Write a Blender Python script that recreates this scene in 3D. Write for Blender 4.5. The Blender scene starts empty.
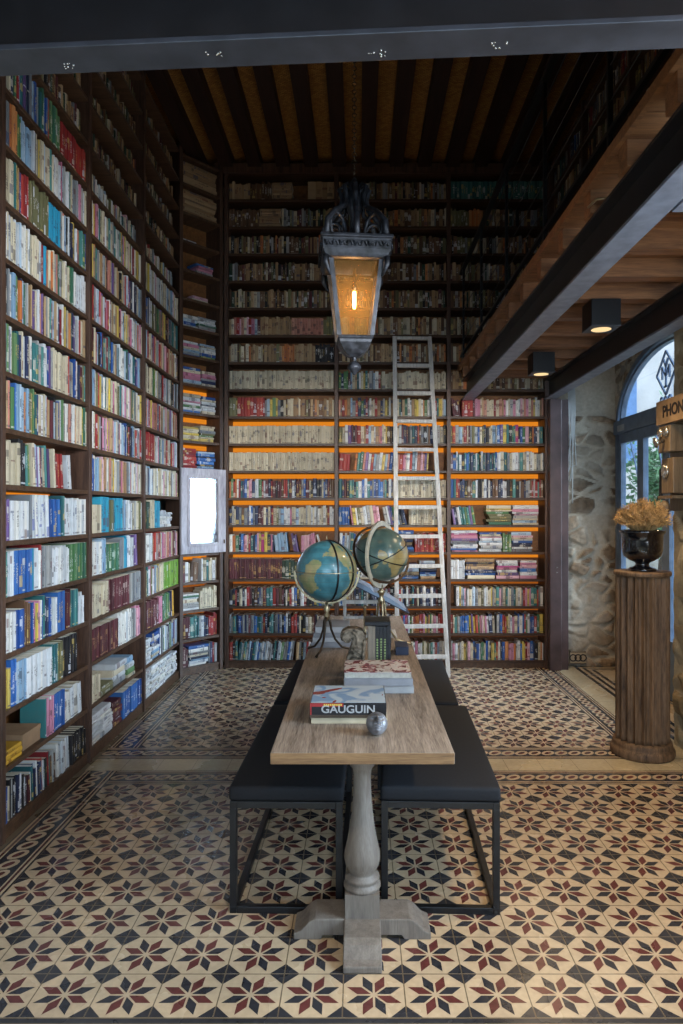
import bpy, bmesh, math, random
from mathutils import Vector, Matrix, noise

PI = math.pi
R = math.radians
sc = bpy.context.scene
COL = sc.collection
W_PX, H_PX, F_PX = 683, 1024, 683.0
CAM_Z = 1.637
VPX, VPY = 359.0, 510.0
T = 0.2085            # floor tile
rnd = random.Random(7)

# ------------------------------------------------------------------ colour
def s2l(c):
    c /= 255.0
    return c / 12.92 if c <= 0.04045 else ((c + 0.055) / 1.055) ** 2.4
def rgb(r, g, b): return (s2l(r), s2l(g), s2l(b), 1.0)

# ------------------------------------------------------------------ materials
class NT:
    def __init__(s, name):
        s.m = bpy.data.materials.new(name); s.m.use_nodes = True
        s.t = s.m.node_tree; s.t.nodes.clear()
        s.out = s.n('ShaderNodeOutputMaterial')
    def n(s, typ, **kw):
        nd = s.t.nodes.new(typ)
        for k, v in kw.items(): setattr(nd, k, v)
        return nd
    def l(s, a, b): s.t.links.new(a, b)
    def val(s, sock, v):
        if isinstance(v, bpy.types.NodeSocket): s.l(v, sock)
        else: sock.default_value = v
    def math(s, op, a, b=0.0, c=None, clamp=False):
        nd = s.n('ShaderNodeMath', operation=op, use_clamp=clamp)
        s.val(nd.inputs[0], a); s.val(nd.inputs[1], b)
        if c is not None: s.val(nd.inputs[2], c)
        return nd.outputs[0]
    def mix(s, f, a, b, mode='MIX'):
        nd = s.n('ShaderNodeMix', data_type='RGBA', blend_type=mode)
        s.val(nd.inputs[0], f); s.val(nd.inputs[6], a); s.val(nd.inputs[7], b)
        return nd.outputs[2]
    def coord(s, which='Object', scale=(1, 1, 1), rot=(0, 0, 0)):
        tc = s.n('ShaderNodeTexCoord'); mp = s.n('ShaderNodeMapping')
        s.l(tc.outputs[which], mp.inputs[0]); mp.inputs['Scale'].default_value = scale
        mp.inputs['Rotation'].default_value = rot
        return mp.outputs[0]
    def noise(s, vec, scale=5, detail=4, rough=0.5, dist=0.0):
        nd = s.n('ShaderNodeTexNoise'); s.l(vec, nd.inputs['Vector'])
        nd.inputs['Scale'].default_value = scale; nd.inputs['Detail'].default_value = detail
        nd.inputs['Roughness'].default_value = rough; nd.inputs['Distortion'].default_value = dist
        return nd.outputs[0]
    def ramp(s, f, stops):
        nd = s.n('ShaderNodeValToRGB'); s.l(f, nd.inputs[0]); e = nd.color_ramp.elements
        while len(e) < len(stops): e.new(0.5)
        for i, (p, c) in enumerate(stops): e[i].position = p; e[i].color = c
        return nd.outputs[0]
    def bsdf(s, color, rough=0.5, metal=0.0, spec=0.5, bump=None, bstr=0.3, bdist=0.01, coat=0.0):
        b = s.n('ShaderNodeBsdfPrincipled')
        s.val(b.inputs['Base Color'], color); s.val(b.inputs['Roughness'], rough)
        b.inputs['Metallic'].default_value = metal
        b.inputs['Specular IOR Level'].default_value = spec
        b.inputs['Coat Weight'].default_value = coat
        if bump is not None:
            bp = s.n('ShaderNodeBump'); s.l(bump, bp.inputs['Height'])
            bp.inputs['Strength'].default_value = bstr; bp.inputs['Distance'].default_value = bdist
            s.l(bp.outputs[0], b.inputs['Normal'])
        s.l(b.outputs[0], s.out.inputs[0]); return b

def mat_plain(name, c, rough=0.5, metal=0.0, spec=0.5, var=0.12, scale=12, bstr=0.15, coat=0.0):
    t = NT(name); v = t.coord(); n = t.noise(v, scale, 4)
    c2 = tuple(max(0, x * (1 - var * 2)) for x in c[:3]) + (1,)
    c3 = tuple(min(1, x * (1 + var)) for x in c[:3]) + (1,)
    t.bsdf(t.ramp(n, [(0.3, c2), (0.7, c3)]), rough, metal, spec, n, bstr, 0.005, coat)
    return t.m

def mat_wood(name, dark, light, scale=3.0, axis=0, rough=0.55, spec=0.4, stretch=14, fine=1.0, bstr=0.25):
    t = NT(name)
    sc_ = [stretch, stretch, stretch]; sc_[axis] = 1.0
    v = t.coord('Object', tuple(sc_))
    n1 = t.noise(v, scale, 6, 0.6, 0.4)
    n2 = t.noise(v, scale * 6, 4, 0.6)
    n3 = t.noise(t.coord('Object'), 2.2, 3, 0.5)
    f = t.math('ADD', t.math('MULTIPLY', n1, 0.6), t.math('MULTIPLY', n2, 0.4 * fine))
    c = t.ramp(f, [(0.32, dark), (0.68, light)])
    c = t.mix(t.math('MULTIPLY', n3, 0.35), c, dark)
    t.bsdf(c, rough, 0, spec, f, bstr, 0.004)
    return t.m

M = {}
M['shelf'] = mat_wood('shelf_wood', rgb(46, 32, 24), rgb(112, 82, 60), 2.0, 1, 0.45)
M['shelf_x'] = mat_wood('shelf_wood_end_wall', rgb(40, 26, 18), rgb(98, 68, 46), 2.0, 0, 0.45)
M['post'] = mat_wood('upright_wood', rgb(44, 30, 24), rgb(104, 76, 60), 2.0, 2, 0.45)
M['backboard'] = mat_wood('backboard_wood', rgb(92, 58, 30), rgb(158, 104, 56), 2.0, 1, 0.6)
M['floorboard'] = mat_wood('gallery_wood', rgb(86, 54, 34), rgb(166, 116, 74), 1.6, 0, 0.5)
M['joist'] = mat_wood('joist_wood', rgb(84, 52, 32), rgb(164, 112, 70), 1.6, 0, 0.55)
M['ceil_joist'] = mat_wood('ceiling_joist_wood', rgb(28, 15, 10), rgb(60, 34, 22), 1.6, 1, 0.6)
M['table'] = mat_wood('weathered_oak', rgb(70, 58, 48), rgb(178, 162, 146), 2.6, 1, 0.55, 0.35, 16, 1.2, 0.5)
M['table_edge'] = mat_wood('oak_edge', rgb(84, 60, 38), rgb(150, 116, 78), 3, 0, 0.6)
M['ped_paint'] = mat_wood('grey_painted_wood', rgb(88, 80, 74), rgb(132, 124, 114), 3, 2, 0.55, 0.4, 10, 1, 0.3)
M['column'] = mat_wood('column_wood', rgb(40, 27, 18), rgb(150, 118, 88), 2.4, 2, 0.6, 0.3, 9, 1.0, 0.5)
M['ladder'] = mat_wood('whitewashed_wood', rgb(150, 142, 134), rgb(232, 228, 222), 3, 2, 0.7)
M['mirror_frame'] = mat_wood('distressed_white_paint', rgb(126, 120, 128), rgb(216, 212, 218), 2.2, 2, 0.7, 0.3, 5, 1, 0.4)
M['steel'] = mat_plain('dark_painted_steel', rgb(32, 30, 31), 0.38, 0.1, 0.5, 0.2, 9, 0.12)
M['steel_light'] = mat_plain('grey_painted_steel', rgb(56, 57, 63), 0.45, 0.1, 0.5, 0.15, 14, 0.12)
M['steel_gallery_lit'] = mat_plain('gallery_steel_painted_daylight', rgb(122, 126, 138), 0.4, 0.1, 0.5, 0.15, 14, 0.12)  # lightened tone puts the daylight on the gallery flange undersides into the colour
M['post_steel'] = mat_plain('brown_painted_post', rgb(84, 66, 64), 0.42, 0.1, 0.5, 0.2, 6, 0.12)
M['black_steel'] = mat_plain('black_steel', rgb(20, 20, 22), 0.42, 0.2, 0.5, 0.1, 20, 0.05)
M['cushion'] = mat_plain('black_cushion', rgb(20, 22, 27), 0.75, 0, 0.3, 0.1, 90, 0.1)
M['brass'] = mat_plain('aged_brass', rgb(168, 150, 118), 0.32, 0.9, 0.5, 0.2, 14, 0.1)
M['bronze'] = mat_plain('dark_bronze', rgb(74, 62, 50), 0.38, 0.8, 0.5, 0.2, 14, 0.1)
M['ivory'] = mat_plain('ivory_ring', rgb(214, 202, 178), 0.4, 0.2, 0.5, 0.1, 30, 0.1)
M['lantern'] = mat_plain('weathered_lead', rgb(42, 43, 48), 0.5, 0.35, 0.5, 0.5, 26, 0.6)
M['urn'] = mat_plain('black_glaze', rgb(16, 17, 22), 0.12, 0, 0.7, 0.2, 5, 0.02, 0.6)
M['straw'] = mat_plain('dried_straw', rgb(200, 164, 112), 0.8, 0, 0.2, 0.3, 22, 0.1)
M['door'] = mat_plain('blue_grey_door_paint', rgb(98, 112, 130), 0.4, 0, 0.5, 0.15, 9, 0.1)
M['iron'] = mat_plain('wrought_iron', rgb(104, 120, 146), 0.5, 0.2, 0.5, 0.2, 20, 0.2)
M['plaster'] = mat_plain('old_plaster', rgb(176, 166, 150), 0.85, 0, 0.2, 0.2, 5, 0.3)
M['facade'] = mat_plain('pale_render', rgb(226, 212, 200), 0.85, 0, 0.2, 0.08, 2, 0.1)
M['shutter'] = mat_plain('blue_shutter', rgb(120, 150, 190), 0.6, 0, 0.3, 0.1, 6, 0.1)
M['asphalt'] = mat_plain('street_paving', rgb(170, 165, 158), 0.85, 0, 0.2, 0.15, 6, 0.3)
M['leaf'] = mat_plain('green_leaf', rgb(96, 134, 84), 0.55, 0, 0.3, 0.3, 9, 0.1)
M['bark'] = mat_plain('bark', rgb(92, 76, 62), 0.85, 0, 0.2, 0.3, 9, 0.4)
M['sign'] = mat_plain('tan_sign_paint', rgb(128, 106, 80), 0.6, 0, 0.3, 0.15, 14, 0.1)
M['ink'] = mat_plain('black_lettering', rgb(26, 24, 26), 0.6, 0, 0.3, 0.05, 14, 0.02)
M['phone_wood'] = mat_wood('phone_oak', rgb(80, 64, 46), rgb(138, 118, 90), 3, 2, 0.45)
M['nickel'] = mat_plain('nickel', rgb(196, 190, 178), 0.25, 0.9, 0.5, 0.1, 14, 0.05)
M['cable'] = mat_plain('white_cable', rgb(190, 190, 186), 0.5, 0, 0.4, 0.05, 14, 0.02)
M['paper'] = mat_plain('page_edges', rgb(180, 174, 162), 0.8, 0, 0.2, 0.1, 60, 0.1)
M['white'] = mat_plain('white_paper', rgb(176, 176, 178), 0.55, 0, 0.3, 0.06, 20, 0.05)
M['silver'] = mat_plain('polished_pewter', rgb(128, 128, 132), 0.42, 0.35, 0.5, 0.35, 18, 0.1)
M['carved'] = mat_plain('carved_stone', rgb(128, 116, 100), 0.8, 0, 0.2, 0.5, 34, 0.9)
M['boxcard'] = mat_plain('brown_cardboard', rgb(150, 120, 92), 0.85, 0, 0.2, 0.1, 9, 0.1)

def mat_emit(name, c, s):
    t = NT(name); e = t.n('ShaderNodeEmission'); e.inputs[0].default_value = c; e.inputs[1].default_value = s
    t.l(e.outputs[0], t.out.inputs[0]); return t.m
M['led'] = mat_emit('orange_led', (1.0, 0.31, 0.022, 1), .72)
M['led_dim'] = mat_emit('dimmed_orange_led', (1.0, 0.27, 0.03, 1), .3)
M['filament'] = mat_emit('lamp_filament', (1.0, 0.48, 0.12, 1), 60)
M['lens'] = mat_emit('downlight_lens', (1.0, 0.72, 0.36, 1), 1.1)

def mat_glass(name, tint, amount=0.12, rough=0.02):
    t = NT(name); a = t.n('ShaderNodeBsdfTransparent'); a.inputs[0].default_value = tint
    g = t.n('ShaderNodeBsdfGlossy'); g.inputs['Roughness'].default_value = rough
    mx = t.n('ShaderNodeMixShader'); fr = t.n('ShaderNodeLayerWeight'); fr.inputs[0].default_value = .5
    t.l(t.math('MULTIPLY_ADD', t.math('POWER', fr.outputs[1], 4.0), .6, .03), mx.inputs[0]); t.l(a.outputs[0], mx.inputs[1]); t.l(g.outputs[0], mx.inputs[2])
    t.l(mx.outputs[0], t.out.inputs[0]); return t.m
M['glass'] = mat_glass('window_glass', (0.86, 0.94, 1.0, 1))
def mat_lglass():
    t = NT('aged_lantern_glass'); a = t.n('ShaderNodeBsdfTransparent'); a.inputs[0].default_value = (1, .93, .8, 1)
    d = t.n('ShaderNodeBsdfDiffuse'); d.inputs[0].default_value = (.75, .46, .16, 1)
    tr = t.n('ShaderNodeBsdfTranslucent'); tr.inputs[0].default_value = (.75, .46, .16, 1)
    m1 = t.n('ShaderNodeMixShader'); m1.inputs[0].default_value = .5
    t.l(d.outputs[0], m1.inputs[1]); t.l(tr.outputs[0], m1.inputs[2])
    m2 = t.n('ShaderNodeMixShader'); m2.inputs[0].default_value = .09
    t.l(a.outputs[0], m2.inputs[1]); t.l(m1.outputs[0], m2.inputs[2]); t.l(m2.outputs[0], t.out.inputs[0]); return t.m
M['lglass'] = mat_lglass()
def mat_mirror():
    t = NT('mirror_silvering'); n = t.noise(t.coord(), 9, 4, .6)
    t.bsdf(t.ramp(n, [(.36, (.35, .38, .42, 1)), (.46, (.9, .92, .94, 1))]), 0.06, 1.0); return t.m
M['mirror'] = mat_mirror()

def mat_floor(name, c, var=.1):
    t = NT(name); v = t.coord(); n = t.noise(v, 3, 4); n2 = t.noise(v, 40, 3)
    lo = tuple(x * (1 - var * 2) for x in c[:3]) + (1,); hi = tuple(x * (1 + var) for x in c[:3]) + (1,)
    col = t.ramp(t.math('ADD', t.math('MULTIPLY', n, .6), t.math('MULTIPLY', n2, .4)), [(.35, lo), (.65, hi)])
    t.bsdf(col, t.math('MULTIPLY_ADD', n, .25, .14), 0, .5, n2, .08, .002); return t.m
M['f_cream'] = mat_floor('cream_cement_tile', rgb(186, 164, 134))
M['f_plain'] = mat_floor('plain_band_tile', rgb(188, 172, 140))
M['f_black'] = mat_floor('charcoal_tile', rgb(50, 50, 54), .18)
M['f_maroon'] = mat_floor('oxblood_tile', rgb(96, 52, 48), .18)
M['grout'] = mat_floor('grout', rgb(112, 98, 78))
M['f_grey'] = mat_floor('grey_border_tile', rgb(132, 122, 112))

def mat_matting():
    t = NT('woven_matting'); v = t.coord('Object', (1, 1, 1))
    b = t.n('ShaderNodeTexBrick'); t.l(v, b.inputs['Vector'])
    b.inputs['Scale'].default_value = 16; b.inputs['Color1'].default_value = rgb(196, 146, 76)
    b.inputs['Color2'].default_value = rgb(146, 100, 50); b.inputs['Mortar'].default_value = rgb(80, 46, 18)
    b.inputs['Mortar Size'].default_value = .03
    n = t.noise(t.coord(), 14, 4)
    t.bsdf(t.mix(t.math('MULTIPLY', n, .7), b.outputs[0], rgb(120, 80, 38)), .7, 0, .3, b.outputs[1], .5, .01); return t.m
M['matting'] = mat_matting()

def mat_attr(name, rough=.85, bump=True, spec=.2):
    t = NT(name); a = t.n('ShaderNodeVertexColor', layer_name='Col')
    n = t.noise(t.coord(), 30, 5, .65)
    c = t.mix(t.math('MULTIPLY', n, .55), a.outputs[0], (.09, .07, .05, 1), 'MIX')
    t.bsdf(c, rough, 0, spec, n, .6, .01); return t.m
M['stone'] = mat_attr('rubble_stone')

def mat_book():
    t = NT('book_cloth_and_paper')
    col = t.n('ShaderNodeVertexColor', layer_name='Col').outputs[0]
    ink = t.n('ShaderNodeVertexColor', layer_name='Ink').outputs[0]
    uv = t.n('ShaderNodeUVMap', uv_map='UVMap'); sx = t.n('ShaderNodeSeparateXYZ'); t.l(uv.outputs[0], sx.inputs[0])
    sd = t.n('ShaderNodeUVMap', uv_map='Seed'); ss = t.n('ShaderNodeSeparateXYZ'); t.l(sd.outputs[0], ss.inputs[0])
    u, v, s = sx.outputs[0], sx.outputs[1], ss.outputs[0]
    on = t.math('GREATER_THAN', u, -.5)
    fr = lambda k: t.math('FRACT', t.math('MULTIPLY', s, k))
    def inside(x, c, hw): return t.math('LESS_THAN', t.math('ABSOLUTE', t.math('SUBTRACT', x, c)), hw)
    bc = t.math('MULTIPLY_ADD', fr(7.31), .7, .12)
    band = t.math('MULTIPLY', inside(v, bc, t.math('MULTIPLY_ADD', fr(3.17), .12, .015)), t.math('GREATER_THAN', fr(5.7), .45))
    cb = t.n('ShaderNodeCombineXYZ'); t.l(t.math('MULTIPLY', u, 1.5), cb.inputs[0]); t.l(t.math('MULTIPLY', v, 26), cb.inputs[1]); t.l(t.math('MULTIPLY', s, 97), cb.inputs[2])
    gl = t.math('GREATER_THAN', t.noise(cb.outputs[0], 1.6, 1), .5)
    tc = t.math('MULTIPLY_ADD', fr(13.3), .2, .45)
    title = t.math('MULTIPLY', t.math('MULTIPLY', inside(u, .5, .24), inside(v, tc, t.math('MULTIPLY_ADD', fr(9.1), .15, .1))), t.math('MULTIPLY', gl, t.math('GREATER_THAN', fr(11.1), .25)))
    foot = t.math('MULTIPLY', inside(v, .06, .02), t.math('GREATER_THAN', fr(17.3), .5))
    m = t.math('MAXIMUM', t.math('MAXIMUM', band, title), foot)
    m = t.math('MULTIPLY', t.math('MULTIPLY', m, on), .6)
    c = t.mix(m, col, ink)
    n = t.noise(t.coord(), 24, 3)
    c = t.mix(t.math('MULTIPLY', t.math('SUBTRACT', n, .35), .5, clamp=True), c, (.12, .1, .08, 1))
    t.bsdf(c, .5, 0, .35)
    return t.m
M['book'] = mat_book()

def mat_globe(name, sea1, sea2, land1, land2, off):
    t = NT(name); v = t.coord('Object', (1, 1, 1), (off, off * .7, 0))
    n = t.noise(v, 5.5, 6, .55, .3); n2 = t.noise(v, 16, 4)
    sea = t.ramp(n2, [(.3, sea1), (.7, sea2)]); land = t.ramp(n2, [(.35, land1), (.65, land2)])
    edge = t.ramp(n, [(.555, (0, 0, 0, 1)), (.57, (1, 1, 1, 1))])
    c = t.mix(edge, sea, land)
    tc = t.n('ShaderNodeTexCoord'); w = t.n('ShaderNodeTexWave', bands_direction='Z'); t.l(tc.outputs['Object'], w.inputs[0]); w.inputs[1].default_value = 9
    ln = t.math('GREATER_THAN', w.outputs[1], .985)
    c = t.mix(t.math('MULTIPLY', ln, .4), c, (.1, .1, .08, 1))
    t.bsdf(c, .3, 0, .5, coat=.25); return t.m
M['globe_blue'] = mat_globe('blue_globe_map', rgb(48, 98, 108), rgb(84, 142, 150), rgb(126, 136, 92), rgb(178, 158, 112), 2.9)
M['globe_olive'] = mat_globe('olive_globe_map', rgb(66, 92, 88), rgb(104, 124, 112), rgb(150, 126, 78), rgb(176, 158, 104), 4.1)

def mat_art(name, c0, c1, c2, scale):
    t = NT(name); v = t.coord(); n = t.noise(v, scale, 2, .4, 1.2); n2 = t.noise(v, scale * .6, 2, .4, 2.0)
    c = t.ramp(n, [(.42, c0), (.5, c1)]); c = t.mix(t.math('GREATER_THAN', n2, .6), c, c2)
    t.bsdf(c, .25, 0, .5); return t.m
M['art_blue'] = mat_art('painted_cover_art', rgb(126, 150, 178), rgb(176, 186, 194), rgb(140, 60, 52), 8)
M['art_red'] = mat_art('red_patterned_cover', rgb(134, 34, 44), rgb(206, 196, 186), rgb(120, 30, 40), 20)
for nm, c in dict(c_black=(26, 24, 26), c_brown=(70, 58, 44), c_cream=(188, 174, 146), c_grey=(140, 141, 146), c_pale=(160, 160, 160),
                  c_taupe=(128, 116, 100), c_navy=(40, 50, 74), c_red=(150, 44, 42), c_bluegrey=(140, 160, 184), c_lime=(122, 138, 86), c_yellow=(210, 180, 70)).items():
    M[nm] = mat_plain('cover_' + nm[2:], rgb(*c), .45, 0, .4, .08, 16, .05)

# ------------------------------------------------------------------ mesh helpers
class MB:
    def __init__(s):
        s.v = []; s.f = []; s.mi = []; s.sm = []; s.col = []; s.ink = []; s.uv = []; s.sd = []; s.hascol = False
    def add(s, vs, fs, mi=0, smooth=False, M4=None, col=None, ink=None, uvs=None, seed=0.0):
        b = len(s.v)
        for p in vs:
            p = Vector(p)
            s.v.append(tuple(M4 @ p) if M4 is not None else tuple(p))
        for k, f in enumerate(fs):
            s.f.append(tuple(b + i for i in f)); s.mi.append(mi); s.sm.append(smooth)
            if col is not None:
                s.hascol = True
            s.col.append(col[k] if isinstance(col, list) else (col or (1, 1, 1, 1)))
            s.ink.append(ink or (0, 0, 0, 1))
            s.uv.append(uvs[k] if uvs and uvs[k] else None); s.sd.append(seed)
    def box(s, a, b, mi=0, M4=None, **kw):
        x0, y0, z0 = a; x1, y1, z1 = b
        s.add([(x0, y0, z0), (x1, y0, z0), (x1, y1, z0), (x0, y1, z0), (x0, y0, z1), (x1, y0, z1), (x1, y1, z1), (x0, y1, z1)],
              [(0, 3, 2, 1), (4, 5, 6, 7), (0, 1, 5, 4), (1, 2, 6, 5), (2, 3, 7, 6), (3, 0, 4, 7)], mi, False, M4, **kw)
    def bar(s, p, q, w, h=None, mi=0, up=(0, 0, 1)):
        p = Vector(p); q = Vector(q); d = (q - p); L = d.length; d.normalize()
        upv = Vector(up)
        if abs(d.dot(upv)) > .98: upv = Vector((0, 1, 0)) if abs(d.y) < .9 else Vector((1, 0, 0))
        x = d.cross(upv).normalized(); y = x.cross(d).normalized(); h = h or w
        m = Matrix((( d.x, x.x, y.x, p.x), (d.y, x.y, y.y, p.y), (d.z, x.z, y.z, p.z), (0, 0, 0, 1)))
        s.box((0, -w / 2, -h / 2), (L, w / 2, h / 2), mi, m)
    def tube(s, pts, r, n=8, mi=0, caps=True, M4=None):
        pts = [Vector(p) for p in pts]; N = len(pts)
        rr = r if isinstance(r, (list, tuple)) else [r] * N
        vs = []; prev = None
        for i, p in enumerate(pts):
            d = (pts[min(i + 1, N - 1)] - pts[max(i - 1, 0)])
            if d.length < 1e-9: d = Vector((0, 0, 1))
            d.normalize()
            if prev is None:
                a = Vector((0, 0, 1)) if abs(d.z) < .9 else Vector((1, 0, 0))
                x = d.cross(a).normalized()
            else:
                x = (prev - d * prev.dot(d)).normalized()
            prev = x; y = d.cross(x)
            for k in range(n):
                an = 2 * PI * k / n
                vs.append(p + (x * math.cos(an) + y * math.sin(an)) * rr[i])
        fs = [(i * n + k, i * n + (k + 1) % n, (i + 1) * n + (k + 1) % n, (i + 1) * n + k) for i in range(N - 1) for k in range(n)]
        if caps: fs += [tuple(range(n))[::-1], tuple((N - 1) * n + k for k in range(n))]
        s.add(vs, fs, mi, True, M4)
    def lathe(s, prof, n=32, mi=0, M4=None, smooth=True, a0=0.0, flute=None):
        vs = []; N = len(prof)
        for (r, z) in prof:
            for k in range(n):
                an = a0 + 2 * PI * k / n; q = r
                if flute: q = r * (1 - flute[1] * abs(math.sin(an * flute[0] / 2)) ** .7)
                vs.append((q * math.cos(an), q * math.sin(an), z))
        fs = [(i * n + k, i * n + (k + 1) % n, (i + 1) * n + (k + 1) % n, (i + 1) * n + k) for i in range(N - 1) for k in range(n)]
        fs += [tuple(range(n))[::-1], tuple((N - 1) * n + k for k in range(n))]
        s.add(vs, fs, mi, smooth, M4)
    def prism(s, poly, y0, y1, mi=0, M4=None, smooth=False):
        """poly in XZ, extruded along Y"""
        n = len(poly); vs = [(x, y0, z) for x, z in poly] + [(x, y1, z) for x, z in poly]
        fs = [tuple(range(n)), tuple(range(n, 2 * n))[::-1]] + [(i, n + i, n + (i + 1) % n, (i + 1) % n) for i in range(n)]
        s.add(vs, fs, mi, smooth, M4)
    def sphere(s, c, r, n=24, m=14, mi=0, sc3=(1, 1, 1)):
        vs = []; c = Vector(c)
        for i in range(m + 1):
            th = PI * i / m
            for k in range(n):
                an = 2 * PI * k / n
                vs.append((c.x + r * sc3[0] * math.sin(th) * math.cos(an), c.y + r * sc3[1] * math.sin(th) * math.sin(an), c.z + r * sc3[2] * math.cos(th)))
        fs = [(i * n + k, (i + 1) * n + k, (i + 1) * n + (k + 1) % n, i * n + (k + 1) % n) for i in range(m) for k in range(n)]
        s.add(vs, fs, mi, True)
    def ring(s, c, R_, w, t, axis_m, n=64, a0=0, a1=2 * PI, mi=0):
        """flat band ring: radius R_, radial width w, axial thickness t, in the XY plane of axis_m"""
        full = abs(a1 - a0 - 2 * PI) < 1e-6; cnt = n if full else n + 1; vs = []
        for k in range(cnt):
            a = a0 + (a1 - a0) * k / n
            for (rr, zz) in ((R_ - w / 2, -t / 2), (R_ + w / 2, -t / 2), (R_ + w / 2, t / 2), (R_ - w / 2, t / 2)):
                vs.append(Vector((rr * math.cos(a), rr * math.sin(a), zz)))
        fs = []
        for k in range(n):
            a = k * 4; b = ((k + 1) % cnt) * 4
            for j in range(4): fs.append((a + j, b + j, b + (j + 1) % 4, a + (j + 1) % 4))
        if not full: fs += [(0, 1, 2, 3), tuple((cnt - 1) * 4 + j for j in (3, 2, 1, 0))]
        s.add(vs, fs, mi, False, Matrix.Translation(c) @ axis_m)
    def build(s, name, mats, parent=None, loc=(0, 0, 0), rotz=0.0, bevel=0.0, recalc=False):
        me = bpy.data.meshes.new(name); me.from_pydata(s.v, [], s.f)
        if not isinstance(mats, (list, tuple)): mats = [mats]
        for m in mats: me.materials.append(m)
        me.polygons.foreach_set('material_index', s.mi); me.polygons.foreach_set('use_smooth', s.sm)
        if s.hascol:
            ca = me.color_attributes.new('Col', 'FLOAT_COLOR', 'CORNER'); ci = me.color_attributes.new('Ink', 'FLOAT_COLOR', 'CORNER')
            uv = me.uv_layers.new(name='UVMap'); sd = me.uv_layers.new(name='Seed')
            A = []; B = []; U = []; S = []
            for k, f in enumerate(s.f):
                for j in range(len(f)):
                    A.extend(s.col[k]); B.extend(s.ink[k])
                    U.extend(s.uv[k][j] if s.uv[k] else (-1, -1)); S.extend((s.sd[k], 0))
            ca = me.color_attributes['Col']; ci = me.color_attributes['Ink']
            ca.data.foreach_set('color', A); ci.data.foreach_set('color', B)
            me.uv_layers['UVMap'].data.foreach_set('uv', U); me.uv_layers['Seed'].data.foreach_set('uv', S)
        me.update()
        if recalc or bevel:
            bm = bmesh.new(); bm.from_mesh(me)
            bmesh.ops.recalc_face_normals(bm, faces=bm.faces)
            bm.to_mesh(me); bm.free()
        o = bpy.data.objects.new(name, me); COL.objects.link(o)
        o.parent = parent; o.location = loc; o.rotation_euler = (0, 0, rotz)
        if bevel:
            b = o.modifiers.new('Bevel', 'BEVEL'); b.width = bevel; b.segments = 2; b.limit_method = 'ANGLE'; b.angle_limit = R(40)
        return o

def tag(o, label=None, cat=None, group=None, kind=None):
    if label: o['label'] = label
    if cat: o['category'] = cat
    if group: o['group'] = group
    if kind: o['kind'] = kind
    return o
def thing(name, label, cat, loc=(0, 0, 0), rz=0.0, group=None):
    o = bpy.data.objects.new(name, None); COL.objects.link(o); o.location = loc; o.rotation_euler = (0, 0, rz)
    o.empty_display_size = .1
    return tag(o, label, cat, group)
def structure(mb, name, mats, **kw): return tag(mb.build(name, mats, **kw), kind='structure')
def text(body, name, mat, parent, size, loc, rot, extrude=.001, sx=1.0, off=0.0):
    c = bpy.data.curves.new(name, 'FONT'); c.body = body; c.size = size; c.extrude = extrude; c.offset = off; c.align_x = 'CENTER'; c.align_y = 'CENTER'
    c.materials.append(mat); tmp = bpy.data.objects.new(name, c); COL.objects.link(tmp)
    dg = bpy.context.evaluated_depsgraph_get(); me = bpy.data.meshes.new_from_object(tmp.evaluated_get(dg)); me.name = name
    bpy.data.objects.remove(tmp)
    o = bpy.data.objects.new(name, me); COL.objects.link(o); o.parent = parent; o.location = loc; o.rotation_euler = rot; o.scale = (sx, 1, 1)
    return o

ORD = ['zeroth', 'first', 'second', 'third', 'fourth', 'fifth', 'sixth', 'seventh', 'eighth', 'ninth', 'tenth', 'eleventh', 'twelfth', 'thirteenth', 'fourteenth', 'fifteenth',
       'sixteenth', 'seventeenth', 'eighteenth', 'nineteenth', 'twentieth'] + ['twenty-' + x for x in ('first', 'second', 'third', 'fourth', 'fifth', 'sixth', 'seventh', 'eighth', 'ninth')] + \
      ['thirtieth'] + ['thirty-' + x for x in ('first', 'second', 'third', 'fourth', 'fifth', 'sixth', 'seventh', 'eighth', 'ninth')] + ['fortieth'] + \
      ['forty-' + x for x in ('first', 'second', 'third', 'fourth', 'fifth', 'sixth', 'seventh', 'eighth', 'ninth')] + ['fiftieth']

# ================================================================== SETTING
mb = MB()
XL, XR, YF, YB, ZC = -2.05, 2.75, -1.8, 7.37, 5.32
# --- floor with inlaid cement tile pattern (all one mesh)
mb.box((XL, YF, -.08), (2.8, YB, 0), 5)      # grout body
def fl(poly, z, mi): mb.add([(x, y, z) for x, y in poly], [tuple(range(len(poly)))], mi)
def rect(x0, y0, x1, y1, z, mi): fl([(x0, y0), (x1, y0), (x1, y1), (x0, y1)], z, mi)
CX0 = -.054
Y0 = 2.20
G = .0022
def star_tile(cx, cy, ext=None):
    h = T / 2 - G
    rect(cx - h, cy - h, cx + h, cy + h, .0006, 0)
    c = .235 * T
    for sx, sy in ((1, 1), (1, -1), (-1, 1), (-1, -1)):
        fl([(cx + sx * h, cy + sy * h), (cx + sx * (h - c), cy + sy * h), (cx + sx * h, cy + sy * (h - c))][::(1 if sx * sy > 0 else -1)], .0012, 1)
    for k in range(8):
        a = R(22.5 + 45 * k); r0, r1, rm, dm = .05 * T, .475 * T, .27 * T, R(19)
        pts = [(r0, a), (rm, a - dm), (r1, a), (rm, a + dm)]
        fl([(cx + r * math.cos(t), cy + r * math.sin(t)) for r, t in pts], .0012, 2 if k % 2 else 1)
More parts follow.
